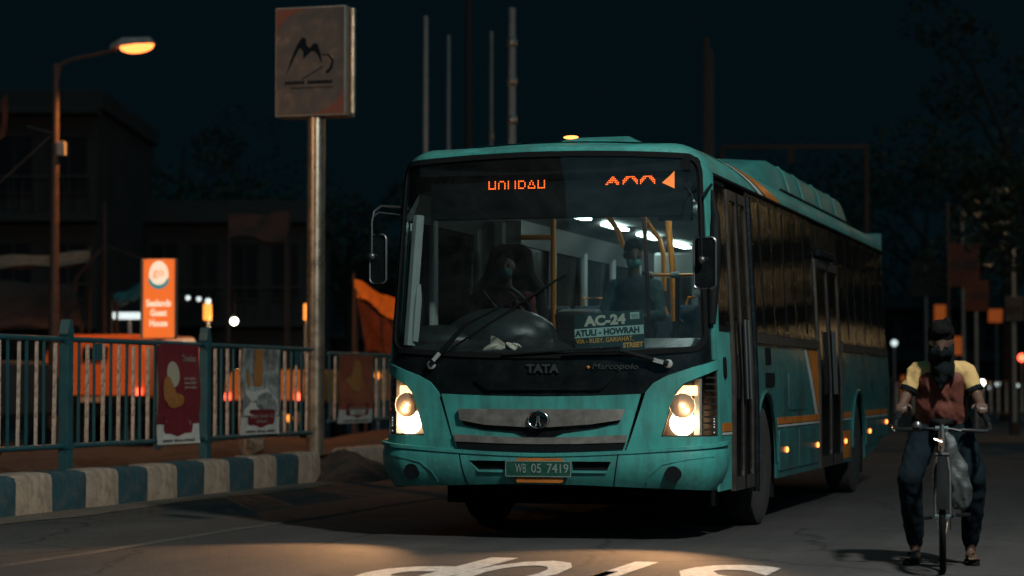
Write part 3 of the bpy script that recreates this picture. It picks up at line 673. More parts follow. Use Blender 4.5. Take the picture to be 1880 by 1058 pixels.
mb.tube([wc, wc + Vector((0, -.25, -.35))], .035, 8)
obj('steering_wheel', mb, 'interior_dark', bus)
# driver seat with high back
ds = obj('driver_seat', MB().box((-.83, 1.72, 1.32), (.52, .50, .14)), 'seat_cloth', bus, bevel=.05)
obj('backrest', MB().prism([(-.30, 0), (.30, 0), (.34, .4), (.31, .62), (.22, .74), (.18, .93), (.12, .99), (-.12, .99), (-.18, .93), (-.22, .74), (-.31, .62), (-.34, .4)], (-.83, 1.94, 1.36), (1, 0, 0), (0, .14, .99), (0, 1, -.14), .12), 'seat_cloth', ds, 30, .04)
obj('pedestal', MB().box((-.83, 1.72, .95), (.3, .3, .62)), 'interior_dark', ds)
# sign box with LEDs behind the windscreen
sb = ibox('led_sign_box', (.04, .38, 2.585), (1.96, .16, .34), 'black')
ibox('sign_visor', (.04, .30, 2.80), (2.1, .12, .12), 'black', sb)
ibox('sun_visor', (.95, .40, 2.52), (.25, .06, .28), 'black', sb)
GL = {'U': ('#...#', '#...#', '#...#', '#...#', '#####'), 'n': ('.###.', '#...#', '#...#', '#...#', '#...#'), 'I': ('#', '#', '#', '#', '#'),
      'D': ('####.', '#...#', '#...#', '#...#', '####.'), 'A': ('..#..', '.#.#.', '.#.#.', '#...#', '#####'),
      '^': ('....##....', '...####...', '..######..', '.####.###.', '##.....##.'), 'o': ('..######..', '.###..###.', '###....###', '##......##', '#........#')}
def leds(word, x0, x1, z0, pit):
    x = x0
    for ch in word:
        if ch == ' ': x += pit * 2.2; continue
        g = GL[ch]; mb = MB()
        for r_, row in enumerate(g):
            for c_, b in enumerate(row):
                if b == '#': mb.lathe([(pit * .36, 0), (pit * .3, .004), (0, .005)], (x + c_ * pit, .298, z0 - r_ * pit * 1.1), (0, -1, 0), 6)
        o = obj('led_character', mb, 'led', sb, 0)
        x += (len(g[0]) + 1.25) * pit
leds('UnI IDAU', -.475, 0, 2.693, .0122)
leds('^oo', .44, 0, 2.705, .0118)
obj('led_wedge', MB().prism([(.0, .0), (.095, -.045), (.095, .085), (.06, .05)], (.868, .298, 2.655), (1, 0, 0), (0, 0, 1), (0, 1, 0), .003), 'led_dim', sb)
# grab poles
def gpole(pts, m='pole_orange', r=.023): return obj('grab_pole', MB().tube(pts, r, 10), m, bus)
def il(px, py, y):                                          # point inside the bus at distance y behind the front
    t = (px - 940) / F; x = (t * (OY + CY * y) - (OX + SY * y)) / (CY + t * SY); p = b2w(x, y)
    return Vector((x, y, at(px, py, p.y).z))
gpole([il(1016, 385, 2.3), il(1016, 640, 2.3)]); gpole([il(955, 436, 2.3), il(1016, 436, 2.3)])
gpole([il(1100, 385, 3.2), il(1120, 402, 3.2), il(1136, 425, 3.2), il(1146, 456, 3.2)])
gpole([il(1180, 395, 3.4), il(1196, 420, 3.4), il(1212, 440, 3.4), il(1219, 470, 3.4), il(1219, 535, 3.4)])
gpole([il(1227, 380, 2.6), il(1229, 430, 2.6), il(1236, 500, 2.6), il(1238, 590, 2.6)], r=.027)
gpole([il(1182, 380, 1.6), il(1188, 500, 1.6), il(1192, 620, 1.6)], 'pole_brown', .018); gpole([il(1244, 505, 1.7), il(1244, 620, 1.7)], 'pole_brown', .018)
gpole([il(1188, 505, 1.7), il(1288, 505, 1.7)], 'pole_orange', .013); gpole([il(874, 400, 3), il(874, 600, 3)], r=.014)
gpole([il(800, 440, 2.4), il(795, 590, 2.4)], r=.027); gpole([il(1280, 460, 2.4), il(1280, 505, 2.4)])
for px in (1192, 1240): obj('pole_clamp', MB().lathe([(.027, -.03), (.027, .03)], il(px, 505, 1.7), (1, 0, 0), 10), 'trim_grey', bus)
# partitions and trims
p0 = il(757, 395, .75); p1 = il(748, 610, .75)
obj('pillar_trim', MB().tube([surf(-1.20, z, -.10) for z in np.linspace(1.45, 2.45, 8)], .045, 8), 'trim_grey', bus)
obj('pillar_trim', MB().tube([surf(-1.14, z, -.12) for z in (1.48, 1.6, 1.8, 1.92)], [.03, .035, .035, .02], 8), 'trim_grey', bus)
ibox('cab_partition', (-.98, 2.35, 1.85), (.36, .04, 1.4), 'trim_grey')
ibox('cab_partition', (-.62, 2.45, 1.4), (.6, .03, .6), 'interior_grey')
ibox('fare_machine', (-.98, 2.30, 2.42), (.10, .08, .24), 'trim_grey', bev=.02)
for x, y in ((.12, 8.2), (-.32, 6.5)):
    ep = ibox('engine_panel', (x, y, 1.95), (.50, .06, 1.1), 'trim_grey', bev=.04)
    ibox('panel_recess', (x, y - .035, 1.85), (.3, .02, .8), 'interior_dark', ep, bev=.04)
for y in np.arange(3.4, 10.3, .85):
    for x in (-.9, -.48, .9, .48):
        if x > 0 and 5.2 < y < 7.2: continue
        st = ibox('passenger_seat', (x, y, 1.12), (.40, .42, .10), 'seat_blue', bev=.03)
        ibox('backrest', (x, y + .22, 1.5), (.40, .09, .72), 'seat_blue', st, bev=.035)
        ibox('seat_base', (x, y, .86), (.3, .3, .44), 'interior_dark', st)
        if abs(x) < .6: obj('seat_handle', MB().tube([(x - .12, y + .22, 1.86), (x - .10, y + .22, 1.93), (x + .10, y + .22, 1.93), (x + .12, y + .22, 1.86)], .012, 6), 'pole_orange', st)
# tissue and board on the dashboard
ts = MB()
for i in range(7): ts.ell((random.uniform(-.14, .14), random.uniform(-.02, .02), random.uniform(.0, .03)), (random.uniform(.04, .08), .035, random.uniform(.012, .03)), 8, Euler((random.uniform(-.5, .5), random.uniform(-.6, .6), 0)))
ts.add([(-.07, 0, .02), (.02, .0, .0), (.09, -.02, .03), (.05, -.01, .05), (-.02, -.01, .10), (-.06, -.01, .11)], [(0, 1, 2, 3, 4, 5)])
o = obj('crumpled_cloth', ts, 'tissue'); pw = b2w(-.38, .24, 1.415); o.location = pw; o.rotation_euler = (0, 0, -YAW)
tag(o, 'crumpled cream cloth lying on the bus dashboard behind the windscreen', 'cloth')
rb = empty('route_board', b2w(.49, .20, 1.40), -YAW, 'green bus route board reading AC-24 propped behind the windscreen', 'sign')
rb.rotation_euler = (R(-6), R(-3.5), -YAW)
obj('board', MB().box((0, .006, .145), (.53, .008, .30)), 'board_green', rb, bevel=.002)
obj('pale_band', MB().box((0, 0, .148), (.528, .004, .068)), 'board_pale', rb)
def bt(body, size, m, x, z, w_, b=.0015): text('lettering', body, size, m, rb, (x, -.003, z), bold=b, ext=.001, width=w_)
bt('AC-24', .10, 'board_cream', -.03, .232, .32, .005); bt('ATULI - HOWRAH', .062, 'board_green', -.015, .146, .495, .003)
bt('VIA - RUBY, GARIAHAT,', .05, 'board_orange', -.035, .085, .44, .0008); bt('STREET', .05, 'board_orange', .18, .035, .155, .0025)
mb = MB()
for i in range(9): mb.box((-.235 + i * .021, -.001, .026 + .002 * (i % 3)), (.015, .002, .010))
obj('worn_lettering', mb, 'board_orange', rb)
obj('corner_label', MB().box((.20, 0, .255), (.07, .004, .05)), 'board_pale', rb)
bt('SAFE DRIVE', .015, 'board_green', .20, .258, .055, 0); bt('SAVE LIFE', .015, 'board_green', .205, .242, .05, 0)

# ------------------------------------------------------------------ people
def cap(mb, a, ra, b, rb_, n=12):
    a, b = Vector(a), Vector(b); ax = b - a; l = ax.length
    pf = [(ra * math.sin(t), -ra * math.cos(t)) for t in np.linspace(0.01, math.pi / 2, 5)] + [(rb_ * math.cos(t), l + rb_ * math.sin(t)) for t in np.linspace(0, math.pi / 2 - .01, 5)]
    mb.lathe(pf, a, ax, n)
from mathutils import noise as mn
def fig(name, prims, m, parent, voxel=.012, sm=4):
    mb = MB()
    for p in prims:
        if len(p) == 4: cap(mb, *p)
        elif len(p) == 3: mb.ell(p[0], p[1], 16, p[2])
        else: mb.ell(p[0], p[1], 16)
    o = obj(name, mb, m, None, 0)
    md = o.modifiers.new('r', 'REMESH'); md.mode = 'VOXEL'; md.voxel_size = voxel
    md = o.modifiers.new('s', 'SMOOTH'); md.factor = .5; md.iterations = sm
    dg = bpy.context.evaluated_depsgraph_get(); me = bpy.data.meshes.new_from_object(o.evaluated_get(dg)); me.name = name
    me.polygons.foreach_set('use_smooth', [True] * len(me.polygons))
    bpy.data.objects.remove(o); me.materials.clear()
    amp = {'shirt': .011, 'shirt_yoke': .008, 'trousers': .010, 'vest': .005, 'scarf': .010, 'plastic_sack': .012, 'hair': .006}.get(name, 0)
    if amp:                                                   # creases: ridged noise pushed along the normals
        nr = [v.normal.copy() for v in me.vertices]
        for v, q in zip(me.vertices, nr):
            p = Vector((v.co.x * 13, v.co.y * 13, v.co.z * 9 + v.co.x * 9)); d = 1 - 2 * abs(mn.noise(p)) + .5 * mn.noise(p * 2.3) - .75
            v.co += q * d * amp
    return link(name, me, m, parent)
def head(c, yaw=0., pitch=0.):
    m = Euler((pitch, 0, yaw)); M3 = m.to_matrix(); c = Vector(c); T = lambda *p: c + M3 @ Vector(p)
    pr = [(T(0, 0, .02), (.076, .094, .105), m), (T(0, -.02, -.06), (.058, .068, .065), m), (T(0, -.098, -.01), (.013, .018, .026), m), (T(0, -.088, .02), (.03, .014, .012), m),
          (T(.077, .01, -.01), (.010, .02, .032), m), (T(-.077, .01, -.01), (.010, .02, .032), m), (T(0, -.084, -.058), (.026, .014, .012), m)]
    return pr, T, m
def hand(a, dirv, side_, curl=(0, 0, -1)):                  # palm at a, fingers along dirv bending towards curl
    a, d, k = Vector(a), Vector(dirv).normalized(), Vector(curl).normalized(); sv = Vector(side_).normalized(); pr = [(a, .024, a + d * .06, .026), (a + sv * .022, .020, a + d * .065 + sv * .022, .018), (a - sv * .022, .020, a + d * .065 - sv * .022, .018)]
    for i, l in enumerate((.034, .04, .037, .028)):
        b = a + d * .07 + sv * (.033 - i * .022); c = b + d * l * .8 + k * l * .5; e = c + k * l * .95 - d * l * .1
        pr += [(b, .0098, c, .009), (c, .009, e, .0078)]
    b = a + d * .02 + sv * .042; c = b + sv * .02 + d * .03 + k * .012; pr += [(b, .013, c, .011), (c, .011, c + d * .02 + k * .02, .009)]
    return pr
def seated(name, loc, label, shirt, vest=None, hair='hair', yaw=0., pitch=0., hands=None, mask='mask_teal'):
    """upper body upwards of the seat; local frame: -y faces the windscreen, z=0 at the hip"""
    p = empty(name, b2w(loc[0], loc[1], loc[2]), -YAW, label, 'person')
    hp, T, m = head((0, -.06, .72), yaw, pitch)
    hs = hands or ((-.17, -.42, .38), (.17, -.42, .38))
    body = hp + [((0, -.03, .50), .055, (0, -.05, .66), .052), ((0, 0, .1), (.16, .11, .14)), ((0, -.01, .34), (.155, .085, .16))]
    sh = [((0, .0, .08), (.18, .13, .15)), ((0, -.01, .26), (.185, .125, .2)), ((-.17, -.01, .45), .072, (.17, -.01, .45), .072), ((0, -.02, .50), .07, (0, -.03, .545), .06), ((0, -.015, .37), (.185, .122, .18))]
    for s, h in zip((-1, 1), hs):
        e = Vector((s * .25, -.12, .20)); h = Vector(h)
        body += [((s * .19, -.01, .44), .045, e, .04), (e, .040, h, .027)] + hand(h, (h - e), (-s, 0, 0))
        sh += [((s * .18, -.01, .45), .068, e, .052), (e, .05, e + (h - e) * .55, .045)]
        body += [((s * .09, 0, .04), .08, (s * .13, -.42, .03), .065), ((s * .13, -.42, .03), .06, (s * .13, -.44, -.40), .045)]
    b = fig('body', body, 'skin', p, .010)
    fig('shirt', sh, shirt, p, .014)
    fig('trousers', [((s * .09, 0, .04), .095, (s * .13, -.42, .03), .078) for s in (-1, 1)] + [((s * .13, -.42, .03), .075, (s * .13, -.44, -.36), .058) for s in (-1, 1)] + [((0, .02, .06), (.18, .13, .12))], 'jeans', p, .016)
    if vest: fig('vest', [((0, -.004, .10), (.205, .15, .15)), ((0, -.014, .27), (.21, .148, .2)), ((0, -.02, .38), (.185, .142, .17)), ((-.13, -.0, .46), .075, (-.06, 0, .48), .07), ((.13, 0, .46), .075, (.06, 0, .48), .07)], vest, p, .014)
    fig('hair', [(T(0, .012, .055), (.082, .096, .085), m), (T(0, .04, .0), (.079, .07, .09), m), (T(0, -.055, .105), (.055, .04, .022), m)], hair, p, .010)
    fig('face_mask', [(T(0, -.042, -.055), (.066, .064, .052), m), (T(0, -.092, -.03), (.022, .022, .024), m)], mask, p, .009)
    mb = MB()
    for s in (-1, 1): mb.ell(T(s * .031, -.080, .008), (.013, .010, .008), 10, m)
    obj('eyes', mb, 'eye', p)
    return p
seated('person', (-.72, 1.62, 1.40), 'driver in maroon shirt and teal face mask at the bus wheel', 'shirt_maroon', yaw=.25, hands=((-.20, -.38, .42), (.16, -.40, .44)))
seated('person', (.14, 2.55, 1.53), 'man in dark vest over checked shirt looking at his hands inside the bus', 'shirt_check', 'vest_dark', yaw=.4, pitch=.35, hands=((-.03, -.36, .20), (.12, -.38, .18)))
seated('person', (.58, 3.35, 1.30), 'passenger with white mask sitting behind the grab poles in the bus', 'vest_dark', mask='trim_grey', pitch=.2)

# ------------------------------------------------------------------ bicycle and rider
BO = Vector((2.63, 13.95, 0)); BR = -math.atan(2.72 / 14.4)
bk = empty('bicycle', BO, BR, 'black roadster bicycle with swept handlebar facing along the road', 'bicycle')
def wheel(y, rz=0.):
    r = .325; c = Vector((0, y, .345))
    t = obj('wheel', MB().tube([c + Vector((0, r * math.cos(a), r * math.sin(a))) for a in np.linspace(0, 2 * math.pi, 41)], .021, 8, False), 'rubber', bk)
    obj('rim', MB().tube([c + Vector((0, .3 * math.cos(a), .3 * math.sin(a))) for a in np.linspace(0, 2 * math.pi, 41)], .010, 6, False), 'chrome', t)
    mb = MB().lathe([(.02, -.045), (.02, .045)], c, (1, 0, 0), 10)
    for k in range(28):
        a = k * 2 * math.pi / 28; mb.tube([c + Vector(((-1) ** k * .035, 0, 0)), c + Vector((0, .295 * math.cos(a), .295 * math.sin(a)))], .0016, 3, False)
    obj('spokes', mb, 'chrome', t); return t
wheel(0); wheel(1.12)
mb = MB()
for s in (-1, 1): mb.tube([(s * .045, 0, .345), (s * .045, .10, .60), (s * .03, .17, .72)], .011, 8)
mb.tube([(-.04, .16, .72), (.04, .16, .72)], .016, 8); mb.tube([(0, .16, .70), (0, .25, .90)], .016, 8)
obj('fork', mb, 'bike_black', bk)
fr = MB().tube([(0, .18, .74), (0, .23, .86)], .022, 8).tube([(0, .22, .84), (0, .80, .84)], .015, 8).tube([(0, .19, .76), (0, .68, .32)], .017, 8).tube([(0, .82, .90), (0, .68, .30)], .015, 8)
for s in (-1, 1): fr.tube([(s * .02, .80, .84), (s * .05, 1.12, .345)], .009, 6).tube([(s * .02, .68, .31), (s * .05, 1.12, .345)], .010, 6)
obj('frame', fr, 'bike_black', bk)
for y in (0, 1.12):
    vs = []; A = np.linspace(R(15), R(170), 16)
    mb = MB()
    for a in A:
        for x, dr in ((-.032, -.012), (-.018, .004), (.018, .004), (.032, -.012)): vs.append((x, y - .365 * math.cos(a) * -1 if y else y + .365 * math.cos(a), .345 + (.365 + dr) * math.sin(a)))
    mb.add(vs, [(i * 4 + k, i * 4 + k + 1, i * 4 + k + 5, i * 4 + k + 4) for i in range(15) for k in range(3)])
    obj('mudguard', mb, 'rubber', bk)
HB = [(-.235, .66, .985), (-.262, .56, .965), (-.282, .46, .925), (-.288, .36, .885), (-.27, .31, .87), (-.12, .27, .872), (0, .255, .88), (.12, .27, .868), (.275, .31, .862), (.298, .36, .872), (.292, .46, .91), (.272, .56, .95), (.245, .66, .972)]
hb = obj('handlebar', MB().tube(HB, .0125, 10), 'chrome' if False else 'bike_black', bk)
for pts in (HB[:3], HB[-3:]): obj('grip', MB().tube(pts, .019, 10), 'rubber', hb)
obj('stem', MB().tube([(0, .25, .80), (0, .25, .89)], .017, 8).tube([(-.04, .255, .88), (.04, .255, .88)], .020, 8), 'chrome', bk)
for s in (-1, 1): obj('brake_lever', MB().tube([(s * .285, .33, .862), (s * .31, .40, .875), (s * .315, .52, .90), (s * .29, .60, .915)], .006, 6), 'chrome', hb)
obj('bell', MB().lathe([(.0, .028), (.02, .024), (.03, .008), (.031, 0), (.031, -.01)], (-.15, .285, .895), (0, 0, 1), 14), 'badge_metal', hb)
obj('lamp_bracket', MB().tube([(0, .13, .74), (0, .11, .80), (-.05, .11, .815)], .006, 6), 'chrome', bk)
obj('front_reflector', MB().box((-.008, .135, .78), (.012, .01, .075)), 'amber' if False else 'orange_paint', bk)
obj('saddle', MB().add([(-.03, .66, .92), (.03, .66, .92), (.11, .98, .945), (-.11, .98, .945), (-.025, .66, .885), (.025, .66, .885), (.10, .98, .88), (-.10, .98, .88)], [(0, 1, 2, 3), (4, 7, 6, 5), (0, 4, 5, 1), (1, 5, 6, 2), (2, 6, 7, 3), (3, 7, 4, 0)]), 'rubber', bk, bevel=.02)
ck = obj('crank', MB().lathe([(.09, -.003), (.09, .003)], (.05, .68, .31), (1, 0, 0), 24).tube([(.06, .68, .31), (.075, .52, .33)], .011, 6).tube([(-.06, .68, .31), (-.075, .84, .29)], .011, 6), 'bike_black', bk)
for s, y, z in ((1, .52, .33), (-1, .84, .29)): obj('pedal', MB().box((s * .13, y, z), (.09, .07, .022)), 'rubber', ck, bevel=.004)
# grey sack slung from the handlebar
sk = fig('plastic_sack', [((.03, .235, .82), (.03, .025, .05)), ((.055, .25, .72), (.055, .05, .12)), ((.085, .27, .58), (.085, .06, .16)), ((.10, .28, .50), (.088, .06, .13)), ((.13, .27, .46), (.055, .045, .10))], 'sack', None, .012, 3)
sk.location = BO; sk.rotation_euler = (0, 0, BR); tag(sk, 'crumpled grey plastic sack hanging from the bicycle handlebar', 'sack')
rd = empty('person', BO, BR, 'cyclist in yellow and rust polo shirt with dark scarf astride a bicycle', 'person')
hp, T, m = head((0, .72, 1.42), 0, .42)
body = hp + [((0, .80, 1.27), .056, (0, .73, 1.38), .054), ((0, 1.02, .92), (.16, .12, .13)), ((0, .93, 1.08), (.165, .115, .2), Euler((-.35, 0, 0))), ((-.13, .84, 1.24), .06, (.13, .84, 1.24), .06)]
yoke = [((-.14, .835, 1.235), .074, (.14, .835, 1.235), .074), ((0, .80, 1.27), .078, (0, .785, 1.315), .068), ((0, .90, 1.17), (.155, .11, .12))]
for s in (-1, 1):
    e = Vector((s * .222, .80, 1.085)); h = Vector((s * .252, .675, 1.012)); sh = Vector((s * .155, .84, 1.235))
    body += [(sh, .05, e, .040), (e, .040, h, .027)] + hand(h, Vector((s * .0, -.085, .008)), (-s * 1, 0, .15), (0, -.25, -1))
    yoke += [(sh, .068, sh + (e - sh) * .66, .060)]
    k = Vector((s * .205, .64, .55)); an = Vector((s * .175, .82, .10)); hip = Vector((s * .095, 1.0, .90))
    body += [(hip, .085, k, .06), (k, .058, an, .038)]
    toe = an + Vector((s * .05, -.18, -.055)) if s < 0 else an + Vector((.02, -.19, -.055))
    body += [(an + Vector((0, .04, -.055)), .032, an + Vector((0, -.06, -.045)), .036), (an + Vector((0, -.06, -.05)), .036, toe + Vector((0, .04, 0)), .026)]
    d = (toe - an); d.z = 0; d.normalize(); pv = Vector((d.y, -d.x, 0))
    for i in range(5): body.append((toe + pv * (.03 - .015 * i) - d * .0, .013 - .001 * i, toe + pv * (.034 - .017 * i) + d * (.035 - .005 * i), .011 - .001 * i))
fig('body', body, 'skin', rd, .0095)
fig('shirt', [((0, 1.0, .93), (.165, .135, .13)), ((0, .92, 1.07), (.165, .125, .2), Euler((-.35, 0, 0))), ((-.09, .815, 1.19), .072, (.09, .815, 1.19), .072), ((-.085, .82, 1.16), .072, (-.095, .95, .86), .075), ((.085, .82, 1.16), .072, (.095, .95, .86), .075), ((0, .81, 1.14), .07, (0, .93, .86), .075), ((-.12, .87, 1.12), .05, (-.125, .96, .87), .05), ((.12, .87, 1.12), .05, (.125, .96, .87), .05)], 'shirt_rust', rd, .013)
fig('shirt_yoke', yoke, 'shirt_yellow', rd, .012)
for s in (-1, 1):
    e = Vector((s * .222, .80, 1.085)); sh = Vector((s * .155, .84, 1.235)); c = sh + (e - sh) * .88
    obj('sleeve_band', MB().lathe([(.052, -.02), (.0605, -.018), (.0605, -.008), (.058, -.006), (.0605, -.003), (.0595, .008), (.05, .010)], c - (e - sh).normalized() * .012, e - sh, 20), 'scarf', rd)
tr = [((0, 1.02, .90), (.185, .15, .12))]
for s in (-1, 1):
    k = Vector((s * .205, .64, .55)); an = Vector((s * .175, .82, .10)); hip = Vector((s * .095, 1.0, .90))
    tr += [(hip, .105, k, .080), (k, .080, k + (an - k) * .45, .074), (k + (an - k) * .45, .074, an + Vector((0, 0, .05)), .060), (k + (an - k) * .3 + Vector((0, .02, 0)), .066, k + (an - k) * .34, .07)]
fig('trousers', tr, 'jeans', rd, .013)
fig('scarf', [(T(0, -.035, -.04), (.086, .088, .062), m), (T(0, .0, -.10), (.09, .095, .055), m), ((0, .715, 1.26), (.07, .045, .075)), ((-.005, .715, 1.205), (.045, .035, .06)), ((-.005, .72, 1.16), (.022, .025, .05)), ((.07, .735, 1.24), (.022, .025, .09)), (T(0, .01, -.015), (.086, .094, .045), m), (T(0, -.095, -.01), (.03, .024, .026), m)], 'scarf', rd, .011)
fig('hair', [(T(0, .012, .06), (.087, .10, .092), m), (T(0, .04, .01), (.084, .075, .09), m), (T(.0, -.05, .11), (.07, .05, .035), m), (T(-.03, -.02, .14), (.04, .05, .03), m), (T(.04, .0, .145), (.03, .05, .03), m)], 'hair', rd, .010)
mb = MB()
for s in (-1, 1): mb.ell(T(s * .031, -.080, .008), (.013, .010, .008), 10, m)
obj('eyes', mb, 'eye', rd)
for s in (-1, 1):
    an = Vector((s * .175, .82, .10)); toe = an + Vector((s * .05, -.18, -.055)) if s < 0 else an + Vector((.02, -.19, -.055))
    d = (toe - an); d.z = 0; d.normalize(); a = math.atan2(d.x, -d.y); c = an + d * .07
    ol = [(.048 * math.cos(t) * (1 + .12 * math.sin(t)), .14 * math.sin(t)) for t in np.linspace(0, 2 * math.pi, 20)[:-1]]
    sp = obj('sandal', MB().prism(ol, (c.x, c.y, .002), (math.cos(a), math.sin(a), 0), (d.x, d.y, 0), (0, 0, 1), .020), 'rubber', rd, bevel=.004)
    pv = Vector((d.y, -d.x, 0)); tp = c + d * .085
    obj('sandal_strap', MB().tube([Vector((c.x, c.y, .025)) + pv * .045, Vector((tp.x, tp.y, .075)) , Vector((c.x, c.y, .025)) - pv * .045], .008, 6), 'rubber', sp)

# ------------------------------------------------------------------ median: kerb, soil, fence
KX = -5.19
kb = empty('median_kerb', b2w(KX, 8), -YAW, None); kb['kind'] = 'structure'
KM = []
for i, mname in enumerate(('kerb_teal', 'kerb_cream')):
    mb = MB(); vs = []; pr = [(0, 0), (0, .30), (-.02, .345), (-.055, .365), (-.26, .365), (-.28, .345), (-.28, 0)]
    n_ = 6; jit = [rng.normal(0, .004, len(pr)) for _ in range(n_ + 1)]
    for k in range(n_ + 1):
        e = .012 if k in (0, n_) else 0
        for j, (x, z) in enumerate(pr): vs.append((x - (e if x > -.1 else -e) + jit[k][j], k * .597 / n_, max(0, z - e * (z > .2) + (jit[k][j] if z > .1 else 0))))
    L7 = len(pr)
    mb.add(vs, [(k * L7 + j, k * L7 + j + 1, (k + 1) * L7 + j + 1, (k + 1) * L7 + j) for k in range(n_) for j in range(L7 - 1)] + [tuple(range(L7)), tuple(n_ * L7 + j for j in range(L7))])
    me = mb.mesh('kerb_block', 60); me.materials.append(MATS[mname]); KM.append(me)
y33 = on_line(KX, 33); y585 = on_line(KX, 590)
bl = (on_line(KX, 552) - y33) / 10; print('KERB block', bl, y33, y585)
nbk = 0
for i in range(-14, 40):
    y = y33 + i * bl
    if y33 + 11 * bl - .1 < y < on_line(KX - .1, 636): continue       # gap with spilled soil
    x = 0 if i < 11 else -.10
    o = pc('kerb_block', KM[(i + 1) % 2 if i < 11 else 1 if i < 16 else i % 2], kb, (x + random.uniform(-.008, .008), y - 8, random.uniform(-.006, .004)), random.uniform(-.008, .008)); o.scale = (1, bl / .60, 1); nbk += 1
# soil bed with relief
mb = MB(); nx, ny = 16, 90; vs = []
for j in range(ny):
    for i in range(nx):
        x = -5.42 - i * .28; y = -6 + j * .75; z = .27 + .05 * math.sin(x * 3 + y) + random.uniform(-.03, .03)
        if i == 0: z = .30
        vs.append(b2w(x, y, z))
mb.add(vs, [(j * nx + i, j * nx + i + 1, (j + 1) * nx + i + 1, (j + 1) * nx + i) for j in range(ny - 1) for i in range(nx - 1)])
o = obj('median_soil', mb, 'soil'); o['kind'] = 'structure'
# spilled soil in the kerb gap
def mound(name, c, rx, ry, h, m, n=22, seed=1):
    r_ = random.Random(seed); mb = MB(); vs = []
    ph = [r_.uniform(0, 6) for _ in range(6)]
    for j in range(n):
        for i in range(n):
            x, y = (i / (n - 1) * 2 - 1), (j / (n - 1) * 2 - 1); d = math.hypot(x, y) * (1 + .15 * math.sin(3 * math.atan2(y, x) + ph[0]))
            z = h * max(0, 1 - d * d) * (1 + .25 * math.sin(5 * x + ph[1]) * math.sin(5 * y + ph[2])) + r_.uniform(0, .03) * (d < 1) - .02 * (d >= 1)
            vs.append((x * rx, y * ry, z))
    mb.add(vs, [(j * n + i, j * n + i + 1, (j + 1) * n + i + 1, (j + 1) * n + i) for j in range(n - 1) for i in range(n - 1)])
    o = obj(name, mb, m, None, 60); o.location = c; o.rotation_euler = (0, 0, -YAW); return o
ym = y33 + 12.6 * bl
o = mound('soil_heap', b2w(-5.12, 9.75), .55, .95, .29, 'soil'); tag(o, 'low reddish soil heap spilling from the gap in the striped kerb', 'soil')
def rock(px, py, size, label, seed):
    r_ = random.Random(seed); bm = bmesh.new(); bmesh.ops.create_icosphere(bm, subdivisions=3, radius=1)
    ds = [Vector((r_.gauss(0, 1), r_.gauss(0, 1), r_.gauss(0, 1))).normalized() for _ in range(12)]
    for v in bm.verts:
        k = min(1, min((.72 / max(.2, v.co.dot(d))) if v.co.dot(d) > .72 else 1 for d in ds)); v.co = Vector((v.co.x * size[0], v.co.y * size[1], v.co.z * size[2])) * k * r_.uniform(.98, 1.02)
    me = bpy.data.meshes.new('rock'); bm.to_mesh(me); bm.free()
    o = link('rock', me, 'rock'); y = on_line(-5.32, px); o.location = b2w(-5.34, y, .36 + size[2] * .72); o.rotation_euler = (.3, .2, seed); tag(o, label, 'rock'); return o
rock(467, 820, (.20, .16, .13), 'brown angular rock lying on the striped kerb under the fence banners', 3)
# fence
FX = -5.60
def fence(x0, ya, yb, zb, zt, posts, label, plates, grp):
    f = empty('median_fence', b2w(x0, ya), -YAW, label, 'fence')
    L_ = yb - ya
    for z, r_ in ((zt, .026), (zb, .026)): obj('rail', MB().tube([(0, 0, z), (0, L_, z)], r_, 8), 'fence_teal', f)
    mt = MB().box((0, 0, (zb + zt) / 2), (.022, .026, zt - zb - .02)).mesh('bar', 0); mt.materials.append(MATS['fence_teal'])
    mp = MB().box((.0, 0, (zb + zt) / 2 - .01), (.026, .030, zt - zb - .05)).mesh('bar', 0); mp.materials.append(MATS['fence_pale'])
    k = 0; y = .05
    while y < L_:
        if not any(abs(y + ya - p) < .09 for p in posts): pc('bar', mp if k % 2 else mt, f, (.0, y + random.uniform(-.006, .006), random.uniform(-.008, .008)), random.uniform(-.2, .2)).rotation_euler.x = random.gauss(0, .012)
        y += .172; k += 1
    for p in posts:
        po = obj('post', MB().prism([(-.055, .22), (.055, .22), (.055, zt + .02), (.07, zt + .05), (.045, zt + .13), (.02, zt + .19), (-.02, zt + .19), (-.045, zt + .13), (-.07, zt + .05), (-.055, zt + .02)], (.05, p - ya, 0), (0, 1, 0), (0, 0, 1), (-1, 0, 0), .10), 'fence_teal', f, 0, .006)
        obj('post_collar', MB().box((0, p - ya, zb), (.12, .13, .06)), 'fence_teal', po)
        obj('post_foot', MB().box((0, p - ya, .30), (.18, .2, .03)), 'fence_teal', po)
    for p in plates: obj('plate', MB().box((.02, p - ya, zt - .11), (.012, .14, .16)), 'fence_teal', f)
    return f
pA, pB = on_line(FX, 122), on_line(FX, 377); ps = pB - pA; print('POST spacing', ps)
fence(FX, on_line(FX, -60), on_line(FX, 572), .57, 1.585, [pA, pB], 'teal and cream barred median fence hung with two banners', [on_line(FX, 178), on_line(FX, 452), on_line(FX, 543)], None)
FX2 = -6.5
fence(FX2, on_line(FX2, 603), on_line(FX2, 603) + 16, .66, 1.58, [on_line(FX2, 603) + 4.5, on_line(FX2, 603) + 9], 'teal and cream fence run behind the soil heap with a rust banner', [], None)
